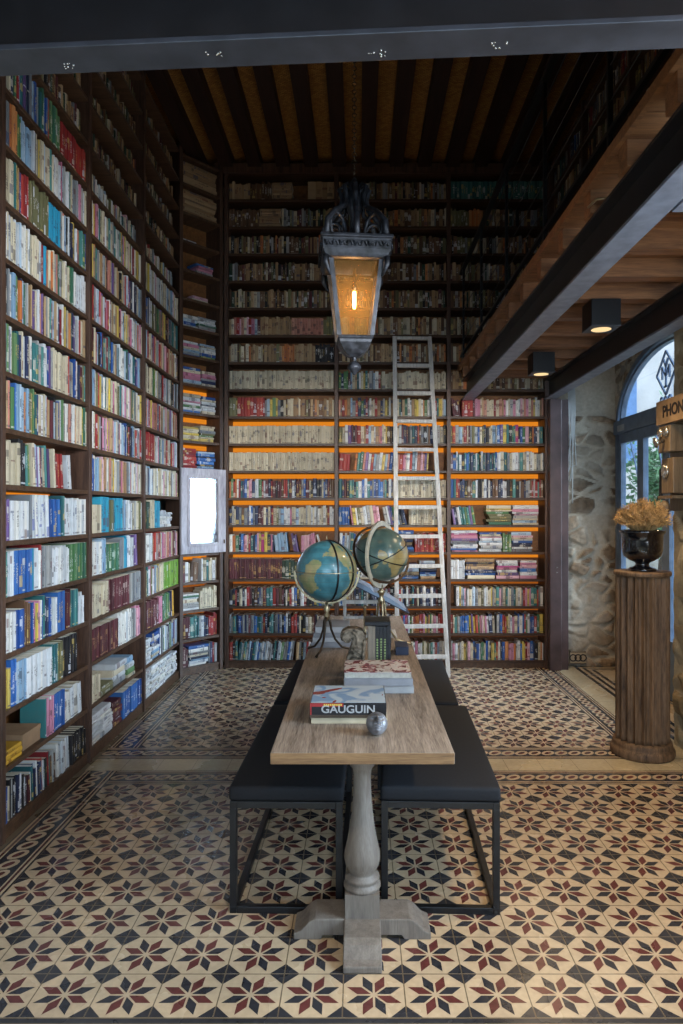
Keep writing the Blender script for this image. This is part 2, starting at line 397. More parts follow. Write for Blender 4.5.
def chain(x0, y0, x1, y1):
    """guilloche border strip; runs along its longer side"""
    along_x = (x1 - x0) > (y1 - y0)
    rect(x0, y0, x1, y1, .0006, 1)
    L = (x1 - x0) if along_x else (y1 - y0)
    def P(s, t): return (x0 + s, y0 + t) if along_x else (x0 + t, y0 + s)
    def strip(t0, t1, mi, z=.0012):
        fl([P(0, t0 * T), P(L, t0 * T), P(L, t1 * T), P(0, t1 * T)][::(1 if along_x else -1)], z, mi)
    for t0, t1 in ((.04, .1), (.16, .2), (.8, .84), (.9, .96)): strip(t0, t1, 0)
    strip(.12, .15, 2); strip(.85, .88, 2)
    n = int(L / (T * .42)); st = L / n
    for i in range(n):
        c = (i + .5) * st
        for (a, b, mi, z) in ((.4, .17, 0, .0012), (.24, .075, 2, .0018)):
            pts = []
            for k in range(12):
                an = 2 * PI * k / 12; u = a * T * .62 * math.cos(an); v = b * T * math.sin(an)
                ro = R(38); pts.append(P(c + u * math.cos(ro) - v * math.sin(ro), .5 * T + u * math.sin(ro) + v * math.cos(ro)))
            fl(pts[::(1 if along_x else -1)], z, mi)
XS = CX0 - 7 * T      # start of star field on the bookcase side
# near panel: stars k=-7.. , 9 rows
for j in range(9):
    for i in range(-7, 11):
        star_tile(CX0 + (i + .5) * T, Y0 + (j + .5) * T)
XE = CX0 + 11 * T
yb1 = Y0 + 9 * T
chain(XS - T, Y0, XS, yb1 + T); chain(XS, yb1, XE, yb1 + T)
# dark hairline then plain tiles toward the camera
rect(XS - T, Y0 - .022, XE, Y0 - .003, .0006, 1)
def plain(x0, y0, x1, y1, tx, ty, mi=3):
    ny = max(1, round((y1 - y0) / ty)); nx = max(1, round((x1 - x0) / tx))
    for j in range(ny):
        for i in range(nx):
            rect(x0 + (x1 - x0) * i / nx + G / 2, y0 + (y1 - y0) * j / ny + G / 2, x0 + (x1 - x0) * (i + 1) / nx - G / 2, y0 + (y1 - y0) * (j + 1) / ny - G / 2, .0006, mi)
plain(-2.0, YF, 2.75, Y0 - .025, .4, .4)
yb2 = yb1 + T
plain(XS - T, yb2 + .002, 2.72, yb2 + T - .002, .22, .2)
# far panel
yf0 = yb2 + T
XSR = CX0 + 9 * T
chain(XS - T, yf0, XSR + T, yf0 + T)
yst = yf0 + T
chain(XS - T, yst, XS, 6.95); chain(XSR, yst, XSR + T, YB - .2)
rows = int((YB - .1 - yst) / T)
for j in range(rows):
    for i in range(-7, 9):
        star_tile(CX0 + (i + .5) * T, yst + (j + .5) * T)
plain(XSR + T, yf0 + .002, XSR + 2 * T, YB - .2, .2, .22)
# concentric striped panel by the door
for k in range(6):
    d = .035 * k
    rect(XSR + 2 * T + d, yf0 + .3 + d, 2.72 - d * .5, YB - .22 - d, .0006 + k * .0003, 1 if k % 2 == 0 else 0)
structure(mb, 'floor', [M['f_cream'], M['f_black'], M['f_maroon'], M['f_plain'], M['f_grey'], M['grout']])

# --- plain walls
mb = MB(); mb.box((XL - .15, YF, 0), (XL, YB, ZC)); structure(mb, 'wall_left', M['plaster'])
mb = MB(); mb.box((XL, YB, 0), (2.74, YB + .15, ZC)); structure(mb, 'wall_back', M['plaster'])

# --- rubble stone surfaces
def stone_sheet(mb, origin, du, dv, nrm, U, V, warm=0.0, seed=0.0, step=.014, holes=None, plaster_above=None, amp=.055):
    nu, nv = max(2, int(U / step)), max(2, int(V / step))
    origin, du, dv, nrm = Vector(origin), Vector(du), Vector(dv), Vector(nrm)
    base = len(mb.v); pts = []; cols = []
    for j in range(nv + 1):
        for i in range(nu + 1):
            u, v = U * i / nu, V * j / nv
            w = noise.noise(Vector((u * 2.1, v * 2.1, seed))) * .06
            w2 = noise.noise(Vector((u * 7, v * 7, seed + 3))) * .035
            q = Vector(((u + w + w2) * 4.2, (v + w - w2) * 7.0, seed))
            dist, cell = noise.voronoi(q)
            e = dist[1] - dist[0]
            rag = noise.noise(Vector((u * 22, v * 22, seed))) * .05
            f = min(1.0, max(0.0, (e - .10 + rag) / .14)); f = f * f * (3 - 2 * f)
            cid = (math.sin(cell[0].x * 12.9898 + cell[0].y * 78.233) * 43758.5453) % 1.0
            cid2 = (cid * 7.13) % 1.0
            tone = .5 + .75 * cid
            st = ((.34 + .07 * cid2) * tone, (.23 + .03 * cid2) * tone, (.145 - .04 * warm) * tone)
            nz = .8 + .5 * noise.noise(Vector((u * 30, v * 30, seed)))
            st = tuple(x_ * nz for x_ in st)
            mo = (.64, .55, .42) if not warm else (.56, .46, .30)  # warm mortar is yellower, with lamp light painted into it
            big = noise.noise(Vector((u * 2.3, v * 2.3, seed + 5)))
            cover = min(1, max(0, .75 + big * 1.6))
            ff = f * (.15 + .85 * cover)
            if plaster_above is not None and v > plaster_above: ff *= .15
            c = tuple(mo[k] * (1 - ff) + st[k] * ff for k in range(3))
            d = amp * (.3 + .7 * cid) * f * (.4 + .6 * cover) + .014 * noise.noise(Vector((u * 11, v * 11, seed))) + .006 * noise.noise(Vector((u * 34, v * 34, seed)))
            if plaster_above is not None and v > plaster_above: d *= .2
            edge = min(i, nu - i, 6) / 6.0
            pts.append(origin + du * u + dv * v + nrm * (d * (0.3 + .7 * edge))); cols.append(c + (1,))
    fs = []; fc = []
    for j in range(nv):
        for i in range(nu):
            if holes and holes(U * (i + .5) / nu, V * (j + .5) / nv): continue
            a = j * (nu + 1) + i
            fs.append((a, a + 1, a + nu + 2, a + nu + 1)); fc.append(cols[a])
    mb.add(pts, fs, 0, True, None, col=fc)

# stone end wall portion by the door (faces camera)
mb = MB()
mb.box((2.16, 7.2, 0), (2.74, 7.36, 3.34), col=(.3, .25, .18, 1))
stone_sheet(mb, (2.10, 7.19, 0), (1, 0, 0), (0, 0, 1), (0, -1, 0), .62, 3.34, seed=2.2, plaster_above=2.62)
structure(mb, 'wall_back_stone', M['stone'])
# door wall: X = 2.7, opening Y 5.86..7.14, springing z 2.53, arch to 3.18 (flattened)
DY0, DY1, DZS, DR = 4.84, 7.14, 2.50, .70
DYC = (DY0 + DY1) / 2; DHW = (DY1 - DY0) / 2
def in_door(y, z):
    if abs(y - DYC) > DHW: return False
    if z < DZS: return True
    return ((y - DYC) / DHW) ** 2 + ((z - DZS) / DR) ** 2 < 1
mb = MB()
stone_sheet(mb, (2.7, 4.8, 0), (0, 1, 0), (0, 0, 1), (-1, 0, 0), 2.42, 3.38, seed=8.8, holes=lambda u, v: in_door(4.8 + u, v), amp=.02)
# thickness behind, built as strips around the opening
ys = [DY0 + (DY1 - DY0) * k / 40 for k in range(41)]
mb.box((2.72, 4.8, 0), (2.78, DY0, 3.38), col=(.4, .36, .3, 1)); mb.box((2.72, DY1, 0), (2.78, 7.36, 3.38), col=(.4, .36, .3, 1))
for a, b in zip(ys, ys[1:]):
    za = DZS + DR * math.sqrt(max(0, 1 - ((a - DYC) / DHW) ** 2)); zb = DZS + DR * math.sqrt(max(0, 1 - ((b - DYC) / DHW) ** 2))
    mb.add([(2.70, a, za), (2.70, b, zb), (2.78, b, zb), (2.78, a, za), (2.70, a, 3.38), (2.70, b, 3.38), (2.78, b, 3.38), (2.78, a, 3.38)],
           [(0, 1, 2, 3), (0, 4, 5, 1), (2, 6, 7, 3), (4, 7, 6, 5)], 0, False, None, col=(.42, .38, .32, 1))
structure(mb, 'wall_right', M['stone'])
# near stone pier on the window side
mb = MB()
mb.box((2.22, 2.3, 0), (2.75, 4.78, 3.02), col=(.4, .33, .2, 1))
stone_sheet(mb, (2.215, 3.2, 0), (0, 1, 0), (0, 0, 1), (-1, 0, 0), 1.6, 3.0, warm=1, seed=4.4, amp=.05)  # warm tint paints the yellow lamp light into the pier colour
for a_, b_ in (((2.22, -1.8, 0), (2.75, .3, 3.02)), ((2.22, .3, 0), (2.75, 2.3, .9)), ((2.22, .3, 2.75), (2.75, 2.3, 3.02))): mb.box(a_, b_, col=(.4, .36, .28, 1))
structure(mb, 'wall_right_pier', M['stone'])
w = MB()
for y_ in (.3, 1.27, 2.24): w.box((2.5, y_, .9), (2.56, y_ + .06, 2.75))
for z_ in (.9, 1.9, 2.69): w.box((2.5, .3, z_), (2.56, 2.3, z_ + .06))
wo = structure(w, 'window_added', M['door'])  # unseen window added to let daylight onto the side wall books
w = MB(); w.box((2.527, .36, .96), (2.533, 2.24, 2.69)); w.build('pane', M['glass'], wo)
# upper wall above the gallery
mb = MB(); mb.box((2.24, YF, 3.12), (2.4, YB, ZC)); structure(mb, 'wall_right_upper', M['plaster'])
# wall behind the viewer with a wide unseen window assumed for cool light
mb = MB()
mb.box((XL, YF - .15, 0), (-1.7, YF, 3.02)); mb.box((2.0, YF - .15, 0), (2.22, YF, 3.02)); mb.box((-1.7, YF - .15, 2.55), (2.0, YF, 3.02)); mb.box((-1.7, YF - .15, 0), (2.0, YF, .95))
mb.box((XL, YF - .15, 3.02), (2.4, YF, ZC))
structure(mb, 'wall_front', M['plaster'])
w = MB()
for x in (-1.7, -.5, .75, 1.95): w.box((x, YF - .1, .95), (x + .05, YF - .04, 2.55))
for z in (.95, 1.9, 2.5): w.box((-1.7, YF - .1, z), (2.0, YF - .04, z + .05))
wo = structure(w, 'window_assumed', M['door'])  # unseen window, assumed; it frames the added cool fill lamp
w = MB(); w.box((-1.65, YF - .075, .99), (1.95, YF - .069, 2.5)); w.build('pane', M['glass'], wo)

# --- ceiling with joists running away from the viewer
mb = MB(); mb.box((XL, YF, ZC - .02), (2.4, YB, ZC + .1)); ceil = structure(mb, 'ceiling', M['matting'])
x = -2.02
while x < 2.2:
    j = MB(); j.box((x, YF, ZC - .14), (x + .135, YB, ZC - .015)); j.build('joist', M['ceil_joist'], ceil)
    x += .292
mb = MB(); mb.box((-1.5, YB - .32, ZC - .2), (2.2, YB, ZC - .1)); structure(mb, 'trim_1', M['post'])
# slab over the viewer
mb = MB(); mb.box((2.205, 4.79, 3.34), (2.9, 7.36, 3.38)); structure(mb, 'ceiling_alcove', M['floorboard'])
mb = MB()
mb.box((XL, YF, 2.98), (2.22, 1.5, 3.1)); structure(mb, 'ceiling_low', M['floorboard'])

# ================================================================== STEEL BEAMS, GALLERY
def ibeam(name, label, p, q, z0, hgt, fw, mats):
    p = Vector(p); q = Vector(q); L = (q - p).length; a = math.atan2(q.y - p.y, q.x - p.x)
    t = thing(name, label, 'beam', (p.x, p.y, z0), a)
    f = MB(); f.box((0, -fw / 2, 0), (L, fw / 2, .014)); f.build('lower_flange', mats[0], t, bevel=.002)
    f = MB(); f.box((0, -.006, .014), (L, .006, hgt - .014)); f.build('web', mats[1], t)
    f = MB(); f.box((0, -fw / 2, hgt - .014), (L, fw / 2, hgt)); f.build('upper_flange', mats[1], t, bevel=.002)
    return t
sl, sd_ = M['steel_light'], M['steel']
zb = 2.77
# front beam: slightly skewed
bt = ibeam('steel_beam', 'dark grey steel beam crossing overhead at the very top of the view', (-2.0, 1.735 + .0625 * 1.07, 0), (2.2, 1.735 - .0625 * 3.13, 0), zb, .24, .1, (sl, sd_))
for (xx, yy) in ((1.27, .02), (1.646, .0), (2.05, .02), (2.345, .01)):
    w = MB()
    for k in range(9): w.sphere((xx + rnd.uniform(-.024, .024), yy + rnd.uniform(-.012, .012), 0), rnd.uniform(.0015, .003), 8, 5)
    w.build('weld_spot', M['nickel'], bt)
ibeam('steel_beam', 'long steel beam carrying the open edge of the gallery', (1.12, 1.72, 0), (1.12, 7.05, 0), zb, .205, .12, (M['steel_gallery_lit'], sd_))
ibeam('steel_beam', 'steel beam under the gallery ending on top of the brown post', (1.955, 1.72, 0), (1.955, 7.0, 0), zb, .205, .11, (M['steel_gallery_lit'], sd_))
ibeam('steel_beam', 'short cross beam bridging the two gallery beams overhead', (1.19, 2.55, 0), (1.89, 2.55, 0), zb, .205, .1, (M['steel_gallery_lit'], sd_))
p = thing('steel_post', 'tall brown painted steel post between end wall books and stone wall', 'post', (2.03, 7.0, 0))
w = MB(); w.box((-.085, -.05, 0), (.035, .06, zb)); w.build('post_face', M['post_steel'], p, bevel=.006)
w = MB(); w.box((.042, -.01, 0), (.115, .06, zb)); w.build('side_channel', M['post_steel'], p, bevel=.004)
w = MB()
for z in (1.0, 1.05): w.sphere((-.02, -.052, z), .006, 8, 5)
w.build('bolt', M['nickel'], p)
g = thing('gallery_platform', 'brown timber gallery deck with open joists above the window side', 'balcony', (1.04, 1.72, 2.977))
w = MB()
k = 0.0
while k < 5.34:
    w.box((0, k, .105), (1.16, min(5.34, k + .148), .135)); k += .152
w.build('deck_boards', M['floorboard'], g)
w = MB(); w.box((-.02, 0, .1), (0, 5.34, .145)); w.build('edge_strip', M['floorboard'], g)
k = .1
while k < 5.3:
    w = MB(); w.box((.005, k, 0), (1.155, k + .09, .105)); w.build('joist', M['joist'], g); k += .42
w = MB()
for k in (1.25,):
    w = MB(); w.tube([(.06, k, .02), (.0, k + .02, .02), (-.01, k + .1, .02)], .006, 6); w.build('conduit_clip', M['brass'], g)
rl = thing('gallery_railing', 'thin dark iron railing along the open gallery edge', 'railing', (1.05, 1.75, 3.125))
w = MB(); w.box((-.02, 0, .93), (.02, 5.28, .955)); w.build('top_rail', M['black_steel'], rl)
w = MB(); w.box((-.012, 0, .08), (.012, 5.28, .1)); w.build('bottom_rail', M['black_steel'], rl)
for k in range(6):
    w = MB(); w.box((-.01, .1 + k * 1.0, 0), (.01, .12 + k * 1.0, .93)); w.build('baluster', M['black_steel'], rl)
for k in range(5):
    w = MB(); w.tube([(0, 0, .22 + k * .15), (0, 5.28, .22 + k * .15)], .003, 6); w.build('wire', M['black_steel'], rl)

# ================================================================== BOOKCASES AND BOOKS
ROW0, ROWH, NROW, BT = .075, .2815, 18, .026
PAL = {  # colour name -> sRGB variants
 'white': [(214, 216, 220), (198, 204, 210), (222, 220, 214)], 'cream': [(206, 192, 164), (214, 200, 170), (190, 176, 148)],
 'grey': [(140, 144, 148), (118, 124, 130), (160, 160, 158)], 'pale blue': [(150, 180, 206), (170, 194, 214), (126, 164, 196)],
 'blue': [(34, 92, 172), (44, 106, 184), (28, 78, 158)], 'navy': [(36, 48, 86), (30, 40, 70), (48, 62, 104)], 'teal': [(44, 116, 118), (30, 96, 104), (70, 138, 134)],
 'turquoise': [(28, 150, 190), (40, 164, 196)], 'green': [(72, 124, 72), (54, 110, 84), (98, 140, 88)], 'lime green': [(110, 166, 52), (128, 176, 64)],
 'dark green': [(34, 62, 48), (40, 74, 60)], 'red': [(170, 40, 40), (190, 56, 48), (150, 34, 40)], 'maroon': [(92, 34, 44), (80, 30, 38), (104, 42, 52)],
 'pink': [(206, 130, 158), (196, 110, 140), (218, 160, 176)], 'magenta': [(186, 40, 118), (170, 50, 120)], 'purple': [(104, 76, 138), (128, 100, 156), (86, 64, 116)],
 'yellow': [(222, 190, 72), (206, 176, 80)], 'golden yellow': [(226, 166, 40)], 'orange': [(206, 110, 50), (214, 134, 74)], 'tan': [(172, 134, 92), (160, 124, 84), (184, 150, 108)],
 'brown': [(104, 70, 46), (84, 56, 38), (122, 86, 60)], 'black': [(28, 28, 32), (40, 38, 42), (22, 24, 30)], 'olive': [(124, 120, 76), (106, 104, 68)], 'salmon': [(206, 138, 116), (198, 122, 104)],
}
def W(s):
    out = []
    for tok in s.split(','):
        n, k = tok.rsplit(':', 1); out += [n.strip()] * int(k)
    return out
MIX = {
 'mix': W('cream:6,white:4,grey:4,teal:2,pale blue:3,blue:1,navy:2,red:2,green:2,olive:2,tan:3,black:2,yellow:1,purple:1,maroon:1,orange:1,salmon:1'),
 'cool': W('white:5,pale blue:4,teal:3,green:2,grey:4,cream:3,navy:3,blue:2,purple:2,red:1,black:1'),
 'warm': W('cream:5,pink:4,salmon:3,white:3,red:2,yellow:1,maroon:1,tan:3,grey:2,pale blue:1,purple:1'),
 'pale': W('cream:6,white:6,pale blue:2,grey:3,pink:2,yellow:1,red:1,olive:1,teal:1'),
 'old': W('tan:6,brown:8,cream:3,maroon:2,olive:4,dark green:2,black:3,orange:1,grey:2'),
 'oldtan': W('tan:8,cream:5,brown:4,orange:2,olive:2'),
 'darkmix': W('black:6,navy:5,white:4,grey:4,maroon:3,teal:2,brown:3,blue:2,red:2,cream:2'),
 'bright': W('red:3,pink:3,yellow:3,blue:3,white:4,green:3,orange:2,teal:2,magenta:1,navy:2,cream:3,purple:1,black:1'),
 'bluemix': W('blue:4,navy:4,teal:4,white:3,grey:2,red:1,black:2,maroon:1'),
 'stackA': W('white:5,pale blue:2,cream:3,pink:2,blue:1,navy:1,grey:2,green:1'),
 'stackB': W('magenta:3,pink:4,white:3,purple:2,blue:1,grey:1'), 'stackC': W('blue:3,navy:2,tan:2,cream:1,pale blue:1'),
 'stackD': W('olive:2,green:2,cream:3,yellow:2,white:2,grey:1'),
}
def pick(p, r): return r.choice(MIX[p]) if p in MIX else p

def book_geo(mb, M4, t, d, h, col, ink, seed, pages):
    """a book: x thickness, y depth (spine at y=0), z height; boards, rounded spine, recessed page block"""
    b = min(.0016, t * .12); rc = .004; bul = min(.004, t * .15)
    vs = [(0, bul, 0), (t * .28, 0, 0), (t * .72, 0, 0), (t, bul, 0), (t, d, 0), (0, d, 0),
          (0, bul, h), (t * .28, 0, h), (t * .72, 0, h), (t, bul, h), (t, d, h), (0, d, h)]
    U = lambda a, c: [(a, 0), (c, 0), (c, 1), (a, 1)]
    fs = [(0, 1, 7, 6), (1, 2, 8, 7), (2, 3, 9, 8), (3, 4, 10, 9), (4, 5, 11, 10), (5, 0, 6, 11), (0, 5, 4, 3, 2, 1)]
    uvs = [U(0, .28), U(.28, .72), U(.72, 1), None, None, None, None]
    cols = [col, col, col, col, pages, col, col]
    mb.add(vs, fs, 0, False, M4, col=cols, ink=ink, uvs=uvs, seed=seed)
    # top: board rims and recessed pages
    vs = [(0, bul, h), (b, bul + b, h), (t - b, bul + b, h), (t, bul, h), (t, d, h), (t - b, d, h), (b, d, h), (0, d, h), (t * .28, 0, h), (t * .72, 0, h),
          (b, bul + b, h - rc), (t - b, bul + b, h - rc), (t - b, d, h - rc), (b, d, h - rc)]
    fs = [(0, 8, 9, 3, 2, 1), (3, 4, 5, 2), (0, 1, 6, 7), (10, 11, 12, 13), (1, 2, 11, 10), (2, 5, 12, 11), (6, 1, 10, 13)]
    mb.add(vs, fs, 0, False, M4, col=[col, col, col, pages, pages, pages, pages], ink=ink, seed=seed)

ALL = []   # every shelved book
PAGE = [rgb(206, 196, 176), rgb(214, 208, 194), rgb(192, 180, 156)]
def frame(o, u, n):
    """matrix with local x=u (along shelf), y=n (into the shelf), z up"""
    return Matrix(((u[0], n[0], 0, o[0]), (u[1], n[1], 0, o[1]), (0, 0, 1, o[2]), (0, 0, 0, 1)))
def put(bay, row, F, x, y, z, ang, t, d, h, cname, r, idx, flat=False, stack=None, ink=None):
    c = r.choice(PAL[cname]); j = r.uniform(.8, 1.05); k_ = .14 if 'side' in bay else .2; g_ = sum(c) / 3; c = tuple(v * (1 - k_) + g_ * w_ * k_ for v, w_ in zip(c, (1.06, .98, .86))); col = tuple(min(1, s2l(v) * j) for v in c) + (1,)
    lum = sum(c) / 3
    ik = ink or (rgb(*r.choice([(40, 36, 40), (90, 30, 34), (30, 50, 90)])) if lum > 120 else rgb(*r.choice([(214, 206, 190), (206, 176, 100), (220, 220, 224)])))
    Ml = Matrix.Translation((x, y, z))
    if flat:   # lying: thickness up, height along u
        Ml = Ml @ Matrix(((0, 0, 1, 0), (0, 1, 0, 0), (1, 0, 0, 0), (0, 0, 0, 1)))
        if stack and stack.get('rot'): Ml = Matrix.Translation((x + h / 2, y, z)) @ Matrix.Rotation(stack['rot'], 4, 'Z') @ Matrix.Translation((-h / 2, 0, 0)) @ Matrix(((0, 0, 1, 0), (0, 1, 0, 0), (1, 0, 0, 0), (0, 0, 0, 1)))
    elif ang:
        Ml = Ml @ Matrix.Rotation(ang, 4, 'Y')
    ALL.append(dict(bay=bay, row=row, M=F @ Ml, t=t, d=d, h=h, col=col, ink=ik, seed=r.random(), pages=r.choice(PAGE), cname=cname, idx=idx, flat=flat, stack=stack))

def fill(bay, row, F, width, z, hmax, spec, r, hr=(.19, .235), th=(.014, .042), depth_in=.025, dmax=.23):
    if 'side' in bay: depth_in = .004
    if bay in ('side2', 'side3') and row > 12: depth_in = .05; hr = (.14, .19); dmax -= .03
    if bay == 'side1' and row > 13: depth_in = .04; hr = (.15, .2); dmax -= .02
    last_k = len(spec) - 1
    """spec: list of (fraction, palette, opts)"""
    x = .004; idx = 0; sidx = 0
    for sk, (fr_, pal, op) in enumerate(spec):
        end = min(width - .004, x + fr_ * width)
        if sk == last_k and fr_ > .09 and op.get('m', 'up') == 'up' and not op.get('lean'): end = width - .003
        mode = op.get('m', 'up')
        if mode == 'gap': x = end; continue
        h0, h1 = op.get('h', hr); t0, t1 = op.get('t', th)
        if mode == 'stack':
            while x < end - .12:
                L = min(r.uniform(.19, .245) * op.get('L', 1), end - x); zz = z; sidx += 1
                top = hmax * op.get('fill', r.uniform(.6, .92)); k = 0
                while True:
                    t = r.uniform(.014, .036) * op.get('tt', 1)
                    if zz - z + t > top: break
                    k += 1; Lb = L * r.uniform(.86, 1.0); nm = pick(pal, r)
                    put(bay, row, F, x + r.uniform(0, L - Lb), depth_in + r.uniform(0, .02), zz, 0, t, min(dmax - .03, .17), Lb, nm, r, k, True, dict(n=sidx, k=k, rot=0))
                    zz += t + .0006
                x += L + .006
            continue
        same = op.get('same'); lean = op.get('lean', 0.0)
        hs = r.uniform(h0, h1); ts = r.uniform(t0, t1)
        if lean < 0: x += min(h1, hmax) * math.sin(R(-lean))
        while True:
            t = ts if same else (r.uniform(t0, t1) if r.random() > .25 else r.uniform(t0, t0 + (t1 - t0) * .3))
            h = min(hmax - .004, hs if same else r.uniform(h0, h1))
            if not lean and x + t > end - .001 and end - x > .011: t = min(t, end - x - .002)
            a = R(lean)
            adv = t / math.cos(a) if a else t
            shift = h * math.sin(abs(a)) if a else 0
            if x + adv + (min(h1, hmax) * math.sin(a) if a > 0 else 0) > end - .001: break
            idx += 1
            nm = pick(pal, r)
            d = min(dmax - .034, h * r.uniform(.66, .78))
            if a > 0: put(bay, row, F, x + t * math.sin(a) ** 2 / math.cos(a), depth_in + r.uniform(0, .014), z + t * math.sin(a), a, t, d, h, nm, r, idx, ink=op.get('ink'))
            else: put(bay, row, F, x, depth_in + r.uniform(0, .014), z, a, t, d, h, nm, r, idx, ink=op.get('ink'))
            x += adv + (.0012 if lean else r.uniform(.0003, .001))
        if lean > 0: x += min(h1, hmax) * math.sin(R(lean))
        if op.get('snug', True) and lean == 0 and end - x < t1 and mode == 'up': pass
        else: x = max(x, end if lean else x)
    return idx

SHELVES = []
def bookcase(label, o, u, n, width, depth, zbase, nrow, bay, specs, led_rows, default, hr, last_post=False, plinth=True, seed=1, top=None, mats=('shelf', 'post'), th=(.014, .042)):
    ang = math.atan2(u[1], u[0])
    t = thing('bookcase', label, 'bookcase', (o[0], o[1], zbase), ang)
    # local x along u; local y = +90 deg from u; n must equal rotate(u, +90)
    zt = (top or (ROW0 + ROWH * nrow + .08)) - zbase if zbase == 0 else (ROW0 + ROWH * nrow + .05)
    pw = .04
    w = MB(); w.box((-pw / 2, -.012, 0), (pw / 2, depth, zt)); w.build('upright', M['post'], t, bevel=.003)
    if last_post:
        w = MB(); w.box((width - pw / 2, -.012, 0), (width + pw / 2, depth, zt)); w.build('upright', M['post'], t, bevel=.003)
    w = MB(); w.box((pw / 2, depth - .012, 0), (width - pw / 2, depth, zt)); w.build('back_panel', M['backboard'], t)
    if plinth:
        w = MB(); w.box((pw / 2, .004, 0), (width - pw / 2, .03, ROW0 - BT)); w.build('plinth', M['shelf'], t)
    F = frame((o[0] + u[0] * pw / 2, o[1] + u[1] * pw / 2, zbase), u, n)
    inner = width - pw
    for i in range(nrow + 1):
        z = ROW0 + ROWH * i
        w = MB(); w.box((pw / 2, 0, z - BT), (width - pw / 2, depth - .012, z)); w.build('shelf', M[mats[0]], t, bevel=.002)
        if i in led_rows:
            w = MB(); w.box((pw / 2 + .004, depth - .024, z + ROWH - BT - .046), (width - pw / 2 - .004, depth - .0125, z + ROWH - BT - .001)); w.build('light_strip', M['led' if i > 2 else 'led_dim'], t)
    for i in range(nrow):
        r = random.Random(seed * 100 + i)
        fill(bay, i, F, inner, ROW0 + ROWH * i + .0004, ROWH - BT, specs.get(i, [(1.0, default(i), {})]), r, hr, th, dmax=depth - .045)
    return t

